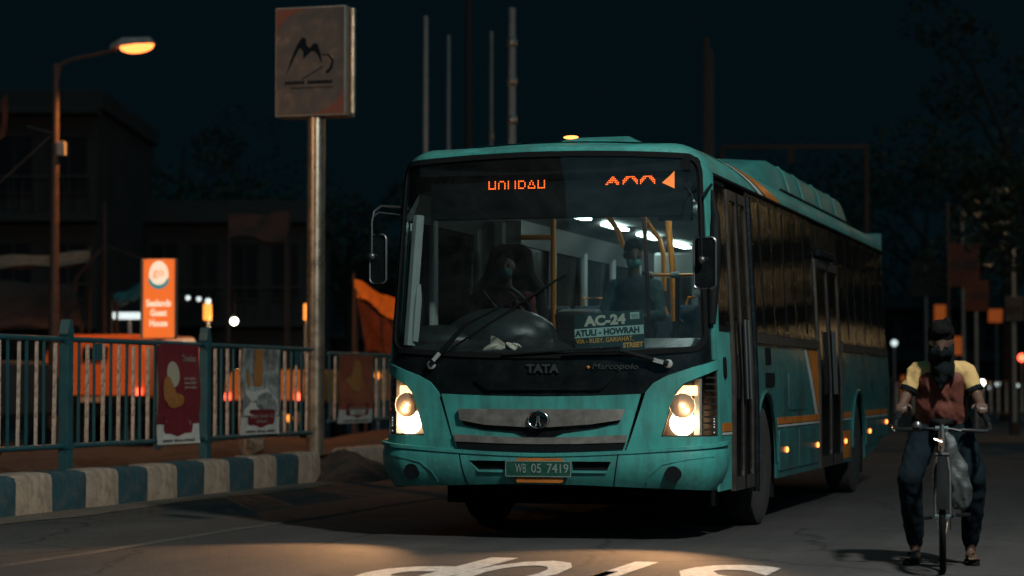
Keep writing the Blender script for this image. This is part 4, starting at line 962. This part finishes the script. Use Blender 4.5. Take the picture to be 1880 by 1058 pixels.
def banner(px0, px1, x0, ztop, zbot, label, kind):
    ya, yb = on_line(x0, px0), on_line(x0, px1); w_ = yb - ya; h = ztop - zbot
    b = empty('hanging_banner', b2w(x0, ya, zbot), R(90) - YAW, label, 'banner', None)
    # local x runs along the fence, -y faces the road
    def wv(x, z): return .018 * math.sin(4.5 * x / w_ + kind) * (1 - z / h) + .012 * math.sin(9 * z / h + kind)
    def sheet_(name, m, f0, f1, off, th=.004, x0_=0., x1_=1.):
        mb = MB(); n_ = 14; vs = []
        for s_ in (0, 1):
            for j in range(n_):
                for i in range(10):
                    x = w_ * (x0_ + (x1_ - x0_) * i / 9); z = h * (f0 + (f1 - f0) * j / (n_ - 1)); vs.append((x, wv(x, z) - off + th * s_, z))
        fs = [(s_ * 140 + j * 10 + i, s_ * 140 + j * 10 + i + 1, s_ * 140 + (j + 1) * 10 + i + 1, s_ * 140 + (j + 1) * 10 + i) for s_ in (0, 1) for j in range(n_ - 1) for i in range(9)]
        mb.add(vs, fs); return obj(name, mb, m, b, 60)
    cl = {0: 'banner_maroon', 1: 'banner_photo', 2: 'banner_rust'}[kind]
    sheet_('cloth', cl, .20, 1, .0); sheet_('hem', 'banner_white', 0, .20, .0)
    def shp(name, m, pts, off=.006):
        mb = MB(); mb.add([(p[0] * w_, wv(p[0] * w_, p[1] * h) - off, p[1] * h) for p in pts], [tuple(range(len(pts)))]); return obj(name, mb, m, b, 0)
    def el(cx, cz, rx, rz, a0=0, a1=360, n_=20): return [(cx + rx * math.cos(R(a)), cz + rz * math.sin(R(a))) for a in np.linspace(a0, a1, n_)]
    def tx(body, size, m, cx, cz, wd, off=.010):
        me = text_mesh(body, size, ext=0, bold=.001, width=wd * w_)
        for v in me.vertices: x, z = v.co.x + cx * w_, v.co.y + cz * h; v.co = (x, wv(x, z) - off, z)
        link('lettering', me, m, b)
    shp('badge', 'banner_maroon', rr(.18, .84, .11, .29, .05, 3)); shp('badge_foot', 'banner_maroon', [(.3, .12), (.51, .075), (.72, .12)], .006)
    tx('Shyam Sundar Co', .07, 'print_pale', .51, .215, .58); tx('JEWELLERS', .045, 'print_pale', .51, .15, .25)
    tx('GARIAHAT  BEHALA  BARASAT', .04, 'print_dark', .5, .035, .75)
    if kind == 0:
        shp('print', 'print_cream', el(.36, .70, .15, .13)); shp('print', 'print_gold', el(.22, .55, .13, .13, 60, 250) + el(.45, .44, .15, .07, -100, 100)[:20], .008)
        ring = el(.37, .53, .23, .17, 150, 330, 14); shp('print', 'print_gold', ring + [(p[0] * .6 + .37 * .4, p[1] * .6 + .53 * .4 + .02) for p in ring][::-1], .009)
        tx('Timeless', .10, 'print_pale', .74, .86, .34)
        for i in range(3): tx(('simply', 'beautiful', 'jewels')[i], .04, 'print_pale', .74, .66 - .045 * i, .28)
    elif kind == 1:
        shp('print', 'print_gold', [(.28, .56), (.50, .56), (.55, .75), (.52, .99), (.30, .99), (.33, .78)]); shp('print', 'print_gold', el(.17, .64, .05, .09), .007)
        shp('print', 'banner_white', [(.06, .22), (.95, .22), (.9, .40), (.62, .54), (.3, .50), (.08, .52)], .005)
        tx('Timeless', .08, 'print_pale', .77, .88, .3); tx('gold', .06, 'print_pale', .77, .78, .25)
    else:
        shp('print', 'print_gold', [(.3, .5), (.55, .46), (.7, .62), (.6, .9), (.42, .95), (.35, .7)]); shp('print', 'print_gold', el(.3, .62, .1, .06), .007)
    for x in (.03, .97):
        for z in (.985, .3): obj('tie', MB().tube([(x * w_, wv(x * w_, z * h) - .004, z * h), (x * w_ + .01, .06, z * h + .02)], .004, 4), 'fence_pale', b)
    return b
banner(291, 366, FX + .055, 1.575, .53, 'maroon jewellery banner with cream shell print tied to the fence', 0)
banner(446, 513, FX + .055, 1.565, .585, 'faded grey banner with gold figure and maroon badge on the fence', 1)
banner(624, 684, FX2 + .055, 1.565, .62, 'rust coloured banner on the fence run behind the soil heap', 2)

# ------------------------------------------------------------------ steel pole with sign box
spy = on_line(-5.62, 585)
sp_ = empty('sign_pole', b2w(-5.66, spy), -YAW, 'tall steel pole carrying a rectangular box sign with a black M emblem', 'sign')
obj('pole', MB().lathe([(.17, .0), (.17, .03), (.112, .035), (.112, 4.55), (.0, 4.55)], (0, 0, 0), n=28), 'steel', sp_)
bx = obj('sign_box', MB().box((-.02, 0, 5.15), (.93, .34, 1.36)), 'galv', sp_, bevel=.008)
obj('sign_panel', MB().box((-.02, -.176, 5.15), (.89, .012, 1.32)), 'sign_face', bx)
obj('side_tube', MB().lathe([(.035, 0), (.035, 1.3)], (.50, -.06, 4.5), n=12), 'steel', bx)
def spol(name, m, pts, off): return obj(name, MB().prism(pts, (-.02, off, 5.15), (1, 0, 0), (0, 0, 1), (0, 1, 0), .003), m, bx, 0)
spol('panel_corner', 'sign_red', [(-.445, .66), (-.445, .30), (-.40, .45), (-.30, .55), (-.16, .62), (-.02, .66)], -.186)
spol('panel_corner', 'sign_red', [(.445, -.66), (.445, -.32), (.40, -.45), (.30, -.55), (.16, -.62), (.02, -.66)], -.186)
spol('emblem', 'sign_ink', [(-.30, -.15), (-.25, .02), (-.17, .20), (-.10, .30), (-.055, .28), (-.045, .20), (.0, .16), (.05, .22), (.10, .21), (.14, .10), (.16, -.04), (.11, .07), (.06, .12), (.02, .12), (-.05, .06), (-.08, .03), (-.085, .12), (-.13, .17), (-.20, .06)], -.189)
obj('emblem_tail', MB().tube([(.14, -.19, 5.22), (.22, -.19, 5.22), (.285, -.19, 5.15), (.26, -.19, 5.05), (.20, -.19, 5.0)], [.006, .010, .014, .016, .02], 6), 'sign_ink', bx)
obj('emblem_tail', MB().tube([(-.12, -.19, 4.93), (.02, -.19, 5.0), (.16, -.19, 5.08)], .005, 6), 'sign_ink', bx)
mb = MB()
for i in range(17):
    if i == 7: continue
    mb.box((-.33 + i * .037, -.188, 4.885), (.027, .004, .04))
for i in range(14): mb.box((-.25 + i * .04, -.188, 4.82), (.025, .004, .016))
obj('small_print', mb, 'sign_ink', bx)

# ------------------------------------------------------------------ street lamps
def street_lamp(name, base, h, arm, rz, col, e, lens, label, tilt=.22, spot=None):
    s = empty(name, base, rz, label, 'street lamp')
    obj('pole', MB().lathe([(.11, 0), (.10, .5), (.075, h * .6), (.055, h)], (0, 0, 0), n=16), 'pole_rust', s)
    obj('arm', MB().tube([(0, 0, h - .35), (.06, 0, h - .02), (.25, 0, h + .07), (arm, 0, h + tilt * arm)], [.05, .045, .04, .035], 10), 'pole_rust', s)
    hd = Vector((arm + .32, 0, h + tilt * (arm + .32)))
    hs = obj('lamp_head', MB().add([(hd.x - .42, -.06, hd.z - .08), (hd.x - .42, .06, hd.z - .08), (hd.x - .3, -.15, hd.z - .02), (hd.x - .3, .15, hd.z - .02), (hd.x + .36, -.13, hd.z + .03), (hd.x + .36, .13, hd.z + .03), (hd.x - .42, -.05, hd.z + .02), (hd.x - .42, .05, hd.z + .02), (hd.x - .2, -.10, hd.z + .13), (hd.x - .2, .10, hd.z + .13), (hd.x + .28, -.08, hd.z + .14), (hd.x + .28, .08, hd.z + .14)],
        [(0, 2, 3, 1), (2, 4, 5, 3), (0, 1, 7, 6), (6, 7, 9, 8), (8, 9, 11, 10), (10, 11, 5, 4), (0, 6, 8, 2), (2, 8, 10, 4), (1, 3, 9, 7), (3, 5, 11, 9)]), 'galv', s, 20, .012)
    obj('lamp_lens', MB().ell((hd.x + .04, 0, hd.z - .015), (.30, .14, .12), 20, Euler((0, -.08, 0))), lens, hs)
    obj('junction_box', MB().box((.11, 0, h * .78), (.14, .16, .24)), 'galv', s, bevel=.01)
    l = point('lamp_light', (hd.x + .05, 0, hd.z - .17), e, col, s, .12, 'SPOT' if spot else 'POINT')
    if spot: l.data.spot_size = R(spot[1]); l.data.spot_blend = spot[2]; l.rotation_euler = (Matrix.Rotation(-rz, 3, 'Z') @ Vector(spot[0])).to_track_quat('-Z', 'Y').to_euler()
    return s
pl = at(103, 112, 39)
street_lamp('street_lamp', (pl.x, pl.y, 0), pl.z - .05, 1.05, R(-4), (1, .36, .08), 900, 'sodium', 'slim rusty street lamp with glowing orange head above the market stalls', spot=((.05, -.15, -1), 140, .4))
# nearer lamp of the same row on the other side of the road: head above the right lane
street_lamp('street_lamp', (7.4, 8.6, 0), 8.4, 2.3, R(180), (.97, 1, .95), 4400, 'lamp_white', 'white street lamp lighting the front of the bus from across the road', spot=((-4.0, 9.0, -7.0), 120, .8))
bpy.data.objects['lamp_light.001'].data.shadow_soft_size = .35
street_lamp('street_lamp', (15.0, 50, 0), 8.2, 2.0, R(180), (1, .60, .28), 420, 'sodium', 'orange street lamp beyond the cyclist at the far roadside')

street_lamp('street_lamp', (-15.0, 15.0, 0), 7.6, 1.4, R(-10), (1, .56, .29), 2300, 'sodium', 'warm unseen street lamp added to light the fence and parked van', spot=((6.0, 14.5, -7.2), 66, .7))  # lamp out of view, added to brighten the fence and the van
# ------------------------------------------------------------------ background, left
gs = at(289, 622, 37); gt = at(289, 475, 37)
g = empty('guest_house_sign', (gs.x, gs.y, 0), R(-10), 'glowing orange guest house sign board standing behind the fence', 'sign')
hh = gt.z - gs.z
obj('sign_case', MB().box((0, .07, gs.z + hh / 2), (.60, .12, hh)), 'galv', g, bevel=.01)
obj('sign_post', MB().box((0, .07, gs.z / 2), (.12, .1, gs.z)), 'galv', g)
obj('lit_panel', MB().box((0.02, -.0, gs.z + hh / 2), (.52, .02, hh - .03)), 'house_sign', g)
obj('logo_oval', MB().prism([(.165 * math.cos(t), .205 * math.sin(t) * (1.15 if math.sin(t) > 0 else .9)) for t in np.linspace(0, 2 * math.pi, 25)[:-1]], (.02, -.014, gs.z + hh * .79), (1, 0, 0), (0, 0, 1), (0, 1, 0), .003), 'house_sign_white', g)
arc = [(a, .20) for a in np.linspace(R(195), R(345), 12)]
obj('logo_band', MB().prism([(.19 * math.cos(a), .22 * math.sin(a)) for a, _ in arc] + [(.15 * math.cos(a), .15 * math.sin(a)) for a, _ in arc][::-1], (.02, -.018, gs.z + hh * .785), (1, 0, 0), (0, 0, 1), (0, 1, 0), .003), 'house_sign_teal', g)
text('lettering', 'go', .20, 'house_sign', g, (.02, -.02, gs.z + hh * .83), ext=.001)
for t_, fz, w_ in (('Sealands', .44, .42), ('Guest', .32, .28), ('House', .19, .30)): text('lettering', t_, .15, 'house_sign_white', g, (.02, -.014, gs.z + hh * fz), ext=.001, bold=.005, width=w_)
# parked vehicles behind the fence
def van(px0, px1, Y, zt, zb, m, label, name, cat):
    a = at(px0, 700, Y); b = at(px1, 700, Y); w_ = b.x - a.x
    v = empty(name, ((a.x + b.x) / 2, Y, 0), R(-14), label, cat)
    bd = obj('body', MB().add([(-w_ / 2, 0, zb), (w_ / 2, 0, zb), (w_ / 2, .08, (zb + zt) / 2 + .1), (w_ * .44, .2, zt), (-w_ * .44, .2, zt), (-w_ / 2, .08, (zb + zt) / 2 + .1)] + [(-w_ / 2, 3.2, zb), (w_ / 2, 3.2, zb), (w_ / 2, 3.1, (zb + zt) / 2 + .1), (w_ * .44, 2.7, zt), (-w_ * .44, 2.7, zt), (-w_ / 2, 3.1, (zb + zt) / 2 + .1)],
        [(0, 1, 2, 3, 4, 5), (11, 10, 9, 8, 7, 6)] + [(k, (k + 1) % 6, 6 + (k + 1) % 6, 6 + k) for k in range(6)]), m, v, 30, .06)
    obj('rear_window', MB().box((0, .09, zt * .70 + zb * .30), (w_ * .24, .06, (zt - zb) * .20), 0, -.2), 'window_dark', v, bevel=.02)
    obj('bumper', MB().box((0, -.05, zb - .04), (w_ * 1.02, .14, .20)), 'black', v, bevel=.03)
    obj('number_plate', MB().box((0, -.125, zb - .02), (.42, .01, .10)), 'print_cream', v)
    for s in (-1, 1):
        obj('tail_light', MB().box((s * w_ * .44, -.02, zb + .12), (.10, .06, .14)), 'tail_red', v, bevel=.02)
        for y in (.6, 2.5): obj('wheel', MB().lathe([(.12, -.09), (.26, -.09), (.28, -.05), (.28, .05), (.26, .09), (.12, .09)], (s * w_ * .43, y, .28), (1, 0, 0), 24), 'rubber', v)
    return v
van(66, 275, 42.5, 2.1, .9, 'van_orange', 'orange van with lit tail lights parked behind the fence below the guest house sign', 'parked_van', 'van')
van(405, 560, 44, 1.45, .8, 'taxi_yellow', 'yellow taxi with red tail lights behind the fence beside the steel pole', 'parked_taxi', 'taxi')
van(596, 740, 52, 1.5, .75, 'taxi_yellow', 'yellow taxi partly hidden behind the rust banner', 'parked_taxi', 'taxi')
van(-190, -60, 31, 1.5, .7, 'wall_dark', 'dark parked car with red tail light behind the fence', 'parked_car', 'car')
# shop lights and hanging bulbs
def lantern(px, py, Y, r, m, label, cat='lamp', e=0, col=(1, .8, .5)):
    p = at(px, py, Y); o = empty('hanging_bulb', (p.x, p.y, p.z), 0, label, cat, 'bulbs hung along the market stalls')
    obj('bulb', MB().ell((0, 0, 0), r, 12), m, o); obj('socket', MB().lathe([(r * .5, r * .8), (r * .5, r * 1.8), (r * .15, r * 2)], (0, 0, 0), n=8), 'black', o)
    obj('cord', MB().tube([(0, 0, r * 1.8), (.02, 0, 1.1)], .008, 4), 'black', o)
    if e: point('bulb_light', (0, -.2, -.1), e, col, o, .08)
for px, py, r, m_, lb, e in ((430, 590, .075, 'bulb_white', 'bright white bulb hung at a stall beside the steel pole', 25), (345, 547, .05, 'bulb_cool', 'pale bulb hung closest to the guest house sign', 0), (365, 549, .05, 'bulb_cool', 'middle pale bulb of the short row beside the guest house sign', 0),
                             (382, 553, .06, 'bulb_cool', 'pale bulb hung just over the small orange box sign', 0)):
    lantern(px, py, 46, r, m_, lb, e=e)
def panel(name, px0, py0, px1, py1, Y, th, m, label, cat, rz=0., post=True):
    a = at(px0, py1, Y); b = at(px1, py0, Y)
    o = empty(name, ((a.x + b.x) / 2, Y, 0), rz, label, cat)
    obj('panel', MB().box((0, 0, (a.z + b.z) / 2), (b.x - a.x, th, b.z - a.z)), m, o, bevel=.01)
    if post: obj('post', MB().tube([(0, th * .7, 0), (0, th * .7, b.z)], .035, 8), 'galv', o)
    return o
panel('lit_box', 374, 558, 388, 588, 46, .15, 'bulb_orange', 'small glowing orange box sign above the fence post', 'sign')
panel('lit_box', 558, 558, 566, 588, 46, .15, 'bulb_orange', 'narrow glowing orange box sign beside the steel pole', 'sign')
def awning(pts, m, label, posts=True, name='stall_awning'):
    """sloped sheet given by four points (px, py, Y), with posts to the ground"""
    P = [at(*p) for p in pts]; o = empty(name, (P[0].x, P[0].y, 0), 0, label, 'awning'); q = [p - Vector((P[0].x, P[0].y, 0)) for p in P]
    mb = MB(); n_ = 12; vs = []
    for th in (0, -.03):
        for j in range(n_):
            for i in range(n_):
                a, b = i / (n_ - 1), j / (n_ - 1); p = (q[0] * (1 - a) + q[1] * a) * (1 - b) + (q[3] * (1 - a) + q[2] * a) * b
                vs.append(p + Vector((0, 0, th - .12 * math.sin(math.pi * a) * math.sin(math.pi * b) + .03 * math.sin(9 * a + 5 * b))))
    k = n_ * n_
    mb.add(vs, [(t * k + j * n_ + i, t * k + j * n_ + i + 1, t * k + (j + 1) * n_ + i + 1, t * k + (j + 1) * n_ + i) for t in (0, 1) for j in range(n_ - 1) for i in range(n_ - 1)])
    obj('cloth', mb, m, o)
    if posts:
        for p in q: obj('post', MB().tube([(p.x, p.y, 0), (p.x, p.y, p.z + .1)], .03, 6), 'wall_brown', o)
    return o
awning([(650, 512, 42), (735, 556, 40), (735, 592, 40), (652, 540, 41.5)], 'tarp_orange', 'bright orange sloping stall awning beside the bus mirror')
awning([(655, 550, 43), (735, 602, 42), (735, 655, 42), (672, 640, 43)], 'tarp_red', 'dark red stall side cloth under the orange awning')
point('stall_light', at(700, 500, 38.5), 14, (1, .45, .12), bpy.data.objects['stall_awning'], .1)
bpy.data.objects['stall_light'].location -= bpy.data.objects['stall_awning'].location
awning([(418, 394, 50), (532, 390, 50), (526, 446, 48.6), (421, 432, 48.6)], 'tarp_red', 'patched red tarpaulin slung high behind the steel pole')
awning([(0, 515, 46), (140, 528, 46), (150, 600, 44), (-10, 600, 44)], 'tarp_brown', 'brown tarpaulin draped over a stall behind the lamp post')
awning([(205, 545, 45), (262, 520, 45), (262, 545, 44), (215, 560, 44)], 'tarp_teal', 'small teal canopy beside the guest house sign')
mat('tarp_tan', (.36, .19, .11), .9, noise=(3, .35), bump=(6, .8, .08))
awning([(-10, 472, 45), (165, 462, 45), (165, 484, 44.4), (-10, 492, 44.4)], 'tarp_tan', 'narrow tan canopy strip above the brown tarpaulin')
o = panel('shop_shelf', 210, 574, 258, 586, 45, .4, 'bulb_cool', 'white self glowing counter shelf below the teal canopy', 'shelf')  # shelf emits by itself in place of light falling on it
# shop front behind the stalls
def building(name, px0, px1, Y, depth, ztop, m, label, floors, bays, lit=(), rz=0.):
    a = at(px0, 700, Y); b = at(px1, 700, Y); w_ = b.x - a.x
    o = empty(name, ((a.x + b.x) / 2, Y, 0), rz, label, 'building')
    obj('wall', MB().box((0, depth / 2, ztop / 2), (w_, depth, ztop)), m, o)
    obj('parapet', MB().box((0, depth / 2, ztop + .25), (w_ + .3, depth + .3, .5)), m, o, bevel=.03)
    fh = ztop / floors
    for f in range(floors):
        obj('floor_slab', MB().box((0, -.35, f * fh + fh - .1), (w_ + .2, .8, .18)), m, o, bevel=.02)
        for i in range(bays):
            x = -w_ / 2 + (i + .5) * w_ / bays
            wn = obj('window', MB().box((x, -.03, f * fh + fh * .48), (w_ / bays * .6, .08, fh * .52)), 'lit_window' if (f, i) in lit else 'window_dark', o)
            obj('window_frame', MB().box((x, -.06, f * fh + fh * .48), (.06, .08, fh * .52)).box((x, -.06, f * fh + fh * .21), (w_ / bays * .66, .14, .07)).box((x, -.06, f * fh + fh * .75), (w_ / bays * .66, .14, .07)), m, wn)
        if f:
            mb = MB().tube([(-w_ / 2, -.7, f * fh + .95), (w_ / 2, -.7, f * fh + .95)], .03, 6)
            for x in np.arange(-w_ / 2, w_ / 2, .35): mb.tube([(x, -.7, f * fh), (x, -.7, f * fh + .95)], .015, 4)
            obj('balcony_rail', mb, 'pole_rust', o)
    return o
building('market_building', -330, 175, 58, 9, 8.2, 'wall_brown', 'brown three storey market building behind the orange street lamp', 3, 5)
building('market_building', 190, 560, 66, 9, 6.0, 'wall_dark', 'low dark market building behind the red tarpaulin', 2, 5)
building('market_building', 600, 1400, 95, 10, 6.5, 'wall_dark', 'long dark building far behind the bus', 2, 10)
# guy wires and stay pole
gw = at(98, 245, 39); o = obj('guy_wire', MB().tube([gw, at(0, 335, 41)], .014, 4).tube([gw, at(50, 232, 44)], .012, 4), 'galv'); tag(o, 'thin slanting stay wires tied to the orange street lamp pole', 'wire')
o = obj('timber_brace', MB().tube([at(192, 450, 44), at(140, 510, 44), at(136, 535, 44)], [.03, .045, .06], 6).tube([at(192, 372, 44), at(192, 640, 44)], .035, 6).tube([at(192, 450, 44), at(262, 475, 44)], .012, 4), 'wall_brown'); tag(o, 'thin timber stall post with slanting brace beside the brown tarpaulin', 'post')
o = obj('flag_cloth', MB().add([at(2, 185, 40), at(12, 172, 40), at(16, 205, 40.2), at(10, 250, 40.1), at(-6, 262, 40), at(4, 225, 40)] + [at(2, 185, 40.03), at(12, 172, 40.03), at(16, 205, 40.23), at(10, 250, 40.13), at(-6, 262, 40.03), at(4, 225, 40.03)], [(0, 1, 2, 3, 4, 5), (11, 10, 9, 8, 7, 6)] + [(k, (k + 1) % 6, 6 + (k + 1) % 6, 6 + k) for k in range(6)]), 'tarp_red'); tag(o, 'torn red cloth hanging beside the street lamp', 'cloth')

# ------------------------------------------------------------------ tall thin poles behind the bus
def tall(px, py, Y, r, m, label, foot=700, bands=0):
    t = at(px, py, Y); o = empty('tall_pole', (t.x, Y, 0), 0, label, 'pole', 'tall poles behind the bus')
    obj('shaft', MB().lathe([(r * 1.15, 0), (r, t.z * .5), (r * .8, t.z)], (0, 0, 0), n=12), m, o)
    obj('base', MB().box((0, 0, .15), (r * 5, r * 5, .3)), 'wall_brown', o)
    for k in range(bands): obj('band', MB().lathe([(r * 1.05, 0), (r * 1.25, .02), (r * 1.25, .16), (r * 1.05, .18)], (0, 0, t.z * (.55 + .09 * k)), n=12), 'steel', o)
    return o
tall(782, 30, 44, .055, 'galv', 'grey tall pole behind the bus, on the sign box side', bands=1)
tall(824, 65, 50, .045, 'galv', 'thin short pole with one clamp behind the bus roof', bands=2)
tall(860, -30, 56, .10, 'wall_brown', 'thick dull brown pole rising out of view behind the bus')
tall(902, 58, 50, .045, 'galv', 'thin pole with shiny clamps between brown pole and banded pole', bands=3)
tall(940, 15, 46, .085, 'galv', 'stout mottled pole wrapped with worn bands behind the bus', bands=5)
tall(1297, 70, 40, .075, 'wall_brown', 'brown utility pole above the bus roof corner', bands=1)
tall(1306, 90, 40.4, .05, 'wall_dark', 'dark slim pole strapped beside the brown utility pole')
# gantry frame
a, b = at(1325, 270, 60), at(1590, 264, 60)
o = empty('gantry', ((a.x + b.x) / 2, 60, 0), 0, 'reddish sign gantry frame standing behind the bus roof pod', 'gantry'); ox = (a.x + b.x) / 2
obj('beam', MB().box((0, 0, a.z), (b.x - a.x, .12, .12)), 'wall_brown', o)
for p in (a, b): obj('leg', MB().lathe([(.10, 0), (.07, p.z)], (p.x - ox, 0, 0), n=12), 'wall_brown', o)
obj('bracket', MB().box((at(1452, 300, 60).x - ox, 0, a.z - .25), (.14, .1, .4)), 'wall_brown', o)

# ------------------------------------------------------------------ background, right
def signpost(px, py0, py1, w_px, Y, m, label, top=None):
    a = at(px - w_px / 2, py1, Y); b = at(px + w_px / 2, py0, Y); cx = (a.x + b.x) / 2
    o = empty('road_sign', (cx, Y, 0), 0, label, 'sign', 'road signs beyond the cyclist')
    obj('panel', MB().box((0, -.06, (a.z + b.z) / 2), (b.x - a.x, .03, b.z - a.z)), m, o, bevel=.01)
    obj('post', MB().tube([(0, 0, 0), (0, 0, (at(px, top, Y).z if top else b.z))], .05, 8), 'galv', o)
    mb = MB()
    for i in range(6): mb.box((-(b.x - a.x) * .36 + i * (b.x - a.x) * .14, -.08, (a.z + b.z) / 2), ((b.x - a.x) * .09, .008, (b.z - a.z) * .2))
    obj('faded_marks', mb, 'wall_dark', o)
signpost(1768, 447, 527, 58, 64, 'tarp_red', 'square reddish sign with faded marks above the cyclist', 400)
signpost(1792, 515, 572, 44, 60, 'tarp_red', 'small reddish sign overlapping the larger square sign')
signpost(1861, 545, 590, 34, 52, 'sign_face', 'grey back of a sign on a pale post', 455)
signpost(1700, 480, 545, 60, 75, 'wall_dark', 'dark sign board between the bus and the cyclist')
def thin(px, py, Y, m, lb): tall(px, py, Y, .04, m, lb)
thin(1740, 372, 55, 'wall_brown', 'red lit thin pole above the head of the cyclist'); thin(1860, 452, 52, 'galv', 'pale thin pole at the far roadside beyond the cyclist')
def rfence(px0, px1, Y, label):
    a, b = at(px0, 700, Y), at(px1, 700, Y); f = empty('far_railing', (a.x, Y, 0), 0, label, 'railing'); L_ = b.x - a.x
    for z in (.35, 1.25): obj('rail', MB().tube([(0, 0, z), (L_, 0, z)], .03, 6), 'tarp_red', f)
    me = MB().box((0, 0, .8), (.05, .03, .9)).mesh('bar', 0); me.materials.append(MATS['fence_pale'])
    for x in np.arange(0, L_, .22): pc('bar', me, f, (x, 0, 0))
    for x in (0, L_ / 2, L_): obj('post', MB().box((x, 0, .7), (.1, .1, 1.4)), 'wall_brown', f)
rfence(1632, 1700, 62, 'reddish railing at the far roadside beside the bus tail'); rfence(1790, 1990, 64, 'reddish railing at the far roadside beyond the cyclist')
def blob(px, py, Y, r, m, label, name='far_lamp'):
    p = at(px, py, Y); o = empty(name, (p.x, p.y, 0), 0, label, 'lamp', 'small lights at the far roadside')
    obj('globe', MB().ell((0, 0, p.z), r, 12), m, o); obj('post', MB().tube([(0, .02, 0), (0, .02, p.z)], .03, 6), 'galv', o)
blob(1642, 630, 70, .10, 'bulb_cool', 'dim white globe lamp beside the bus tail')
blob(1803, 703, 64, .08, 'bulb_white', 'small white lamp at the shoulder of the cyclist')
blob(1876, 657, 70, .12, 'tail_red', 'red signal light on the far roadside')
blob(1832, 705, 75, .08, 'bulb_cool', 'pale lamp on the far roadside railing')
_r = random.Random(5)
building('roadside_shop', 2120, 3000, 80, 10, 12.5, 'wall_dark', 'tall unseen shop row with windows lit for the bus reflections across the road beyond the cyclist', 5, 16, lit=[(f, i) for f in (1, 2, 3) for i in range(16) if _r.random() < .45], rz=R(-30))  # upper windows lit to give gold reflections in the bus side glass
building('roadside_shop', 1600, 1900, 110, 10, 5.0, 'wall_dark', 'distant dark building at the end of the road', 2, 6)
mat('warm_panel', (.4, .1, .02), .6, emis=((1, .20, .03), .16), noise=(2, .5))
for a_, lb in (((1815, 568, 1846, 592), 'brightest orange glow panel in place of lit foliage beyond the pale thin pole'), ((1716, 560, 1736, 592), 'dim orange glow panel added behind the head of the cyclist'), ((1742, 618, 1768, 652), 'dim orange glow panel added low between the far signs'), ((1655, 690, 1668, 730), 'narrow orange glow panel added beside the bus tail')):
    panel('warm_glow_board', a_[0], a_[1], a_[2], a_[3], 88, .15, 'warm_panel', lb, 'sign')  # glow panels added for warm patches of lit foliage and far lamplight
for px, py, m_, lb in ((1852, 690, 'bulb_orange', 'orange lamp beyond the far railing'), (1690, 700, 'bulb_orange', 'orange lamp between the bus tail and the cyclist'), (1818, 712, 'bulb_cool', 'pale lamp low behind the far railing'), (1868, 708, 'bulb_cool', 'pale lamp below the red signal light')):
    blob(px, py, 80, .06, m_, lb)
# ------------------------------------------------------------------ trees
def tree(px, Y, h, rc, label, seed, n=5200):
    r_ = np.random.default_rng(seed); g = at(px, 700, Y); t = empty('roadside_tree', (g.x, Y, 0), 0, label, 'tree', 'trees behind the road')
    mb = MB().tube([(0, 0, 0), (.1, 0, h * .3), (-.05, .1, h * .55), (.1, 0, h * .8)], [.28, .22, .15, .06], 10)
    cl = []
    for k in range(11):
        a = r_.uniform(0, 2 * math.pi); z0 = h * r_.uniform(.35, .7); d = rc * r_.uniform(.4, .95); e = (d * math.cos(a), d * math.sin(a), z0 + h * r_.uniform(.1, .3))
        mb.tube([(0, 0, z0), (e[0] * .5, e[1] * .5, z0 + (e[2] - z0) * .65), e], [.10, .06, .02], 6)
        cl += [(e, rc * r_.uniform(.22, .42)), ((e[0] * .6, e[1] * .6, e[2] * .95), rc * r_.uniform(.2, .35))]
    obj('trunk', mb, 'bark', t)
    c = np.array([q[0] for q in cl]); rad = np.array([q[1] for q in cl]); idx = r_.integers(0, len(cl), n)
    d = r_.normal(size=(n, 3)); d /= np.linalg.norm(d, axis=1)[:, None]; P = c[idx] + d * (rad[idx] * r_.uniform(.55, 1, n) ** .6)[:, None] * np.array([1, 1, .75])
    u = r_.normal(size=(n, 3)); u /= np.linalg.norm(u, axis=1)[:, None]; v = np.cross(u, r_.normal(size=(n, 3))); v /= np.linalg.norm(v, axis=1)[:, None]
    s = r_.uniform(.07, .15, n)[:, None]
    V = np.stack([P - u * s, P + v * s * .5, P + u * s, P - v * s * .5], 1).reshape(-1, 3)
    me = bpy.data.meshes.new('crown'); me.from_pydata(V.tolist(), [], [(4 * i, 4 * i + 1, 4 * i + 2, 4 * i + 3) for i in range(n)])
    link('crown', me, 'leaf', t)
tree(1850, 72, 13, 4.5, 'tall dark tree beyond the far railing', 1); tree(1700, 100, 11, 5, 'dark tree behind the far signs', 2); tree(1960, 66, 9, 4, 'leafy tree lit orange at the far roadside', 3)
tree(330, 80, 12, 5, 'dark tree behind the guest house sign', 4); tree(1480, 90, 10, 5, 'dark tree behind the gantry frame', 5); tree(640, 84, 9, 4.5, 'dark tree behind the orange awning', 6)

tree(2130, 46, 6.2, 3.2, 'lamp lit roadside tree across the road from the bus doors', 8, 6000); tree(2330, 52, 6.6, 3.6, 'bushy roadside tree behind the far orange street lamp', 9, 6000)

for px, py, m_, lb in ((520, 690, 'bulb_orange', 'orange stall lamp seen between fence bars next to the grey banner'), (548, 688, 'bulb_orange', 'orange stall lamp seen over the yellow taxi roof'), (572, 693, 'bulb_orange', 'orange stall lamp seen just before the steel pole'), (574, 735, 'bulb_orange', 'low orange stall lamp beside the steel pole'),
                       (530, 768, 'bulb_orange', 'low orange lamp at the foot of the taxi'), (562, 770, 'bulb_orange', 'lowest orange lamp beside the steel pole foot'), (445, 768, 'bulb_orange', 'low orange lamp under the red taxi light'), (694, 690, 'bulb_orange', 'small orange lamp between the bars of the rear fence run'), (610, 727, 'tail_red', 'red lamp glowing between the bars beside the rust banner')):
    blob(px, py, 48, .075, m_, lb, 'stall_lamp')
